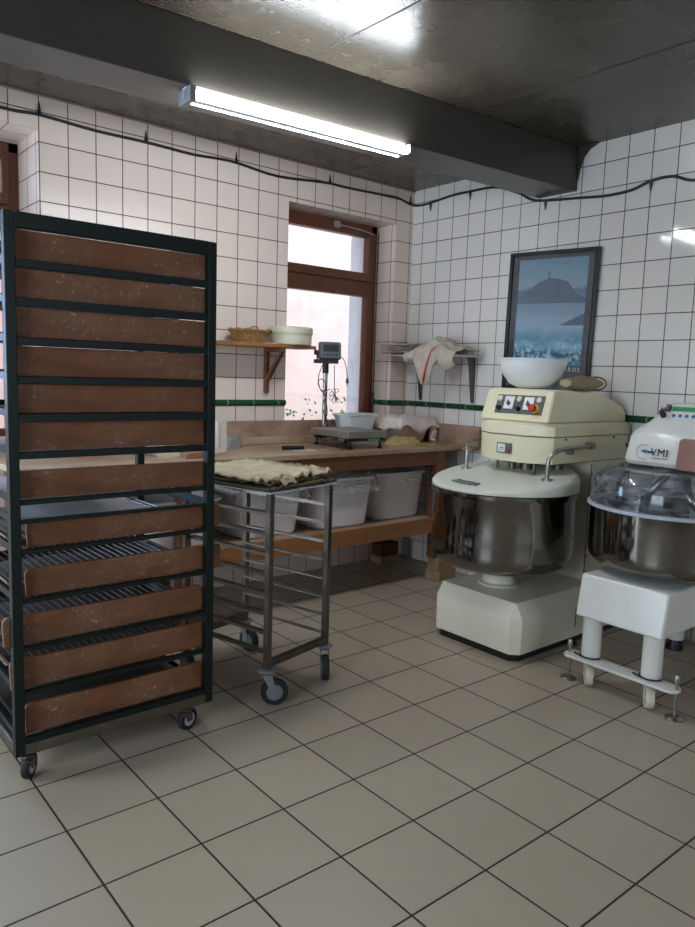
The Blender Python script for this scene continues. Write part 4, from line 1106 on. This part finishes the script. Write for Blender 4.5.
# column and head
MB().box(-.30, -.20, .541, -.06, .20, 1.05).build('column', M_WHITE, m2, bevel=.02, seg=3)
hd = MB(); rings = []
#  z, front x, half width
for z, xf, hw in ((1.052, -.715, .262), (1.075, -.725, .268), (1.19, -.70, .258), (1.215, -.69, .245), (1.262, -.665, .185), (1.275, -.655, .172), (1.352, -.60, .118), (1.360, -.585, .108)):
    c = min(.07, hw * .35); rings.append([(xf, -hw + c, z), (xf, hw - c, z), (xf + c * .35, hw - c * .3, z), (xf + c, hw, z), (-.08, hw, z), (-.08, -hw, z), (xf + c, -hw, z), (xf + c * .35, -hw + c * .3, z)])
hd.loft(rings); hd.build('head', M_WHITE, m2, bevel=.006, seg=2)
n2 = Vector((-(1.352 - 1.275), 0, .055)).normalized(); cpm2 = face_mx(Vector((-.6275, 0, 1.3135)) + n2 * .002, n2)
def onq(mb): mb.M = cpm2; return mb
c2 = onq(MB()).box(-.115, -.040, -.006, .115, .040, .001).build('control_panel', M_WHITE, m2)
onq(MB()).box(-.062, .008, .0012, .112, .034, .0025).build('green_strip', M_GRN, c2)
for k in range(5):
    onq(MB()).lathe([(.009, .0012), (.009, .004)], -.045 + k * .032, -.018, 14).build('button', M_BLUE, c2)
onq(MB()).box(-.112, .002, .0012, -.068, .034, .022).build('socket', M_DIAL, c2, bevel=.003)
onq(MB()).lathe([(.013, .0222), (.011, .03)], -.095, .018, 14).build('socket_cap', M_PINKP, c2)
t_ = onq(MB()); t_.lathe([(.014, .0012), (.014, .02), (.01, .04)], -.094, -.022, 16); t_.build('switch', M_BLACK, c2)
MB().tube([(-.64, .262, 1.14), (-.64, .278, 1.14)], .012, 12).build('side_button', M_BLACK, m2)
for y in (.225, .045):
    k_ = MB(); k_.bar((-.745, y - .02, 1.056), (-.745, y + .02, 1.05), .02, .006); k_.bar((-.75, y, 1.058), (-.75, y, 1.042), .006, .01); k_.build('lid_hinge', M_DKSTEEL, m2)
# lettering and round emblem on the head
fmx = face_mx((-.7235, .060, 1.120), Vector((-1, 0, .17)))
mesh_text('lettering', 'VMI', .052, M_FRAMEB, m2, fmx, .0006, 1.1)
fmx = face_mx((-.7265, .060, 1.094), Vector((-1, 0, .17)))
MB_ = MB(); MB_.M = fmx; MB_.box(-.04, -.002, -.0006, .045, .002, .0008); MB_.build('logo_line', M_GREYW, m2)
e_ = MB(); e_.M = face_mx((-.723, .140, 1.120), Vector((-1, 0, .17)))
e_.tube([(.036 * math.cos(a), .036 * math.sin(a), 0) for a in [1.1 + k * 4.1 / 20 for k in range(21)]], .0014, 6); e_.build('emblem_ring', M_GREYW, m2)
e_ = MB(); e_.M = face_mx((-.7235, .132, 1.123), Vector((-1, 0, .17))); e_.loft([[(.018 * math.cos(t) , .008 * math.sin(t), z) for t in [2 * PI * k / 18 for k in range(18)]] for z in (0, .0012)]); e_.build('emblem', M_BLUE, m2)
e_ = MB(); e_.M = face_mx((-.7235, .108, 1.121), Vector((-1, 0, .17))); e_.loft([[(.013 * math.cos(t), .005 * math.sin(t), z) for t in [2 * PI * k / 18 for k in range(18)]] for z in (0, .0012)]); e_.build('emblem', M_FRAMEB, m2)
e_ = MB(); e_.M = face_mx((-.723, -.135, 1.125), Vector((-1, 0, .17))); e_.loft([[(x, y, z) for x, y in rrect(.105, .075, .02)] for z in (0, .0012)]); e_.build('sticker', M_STICK, m2)
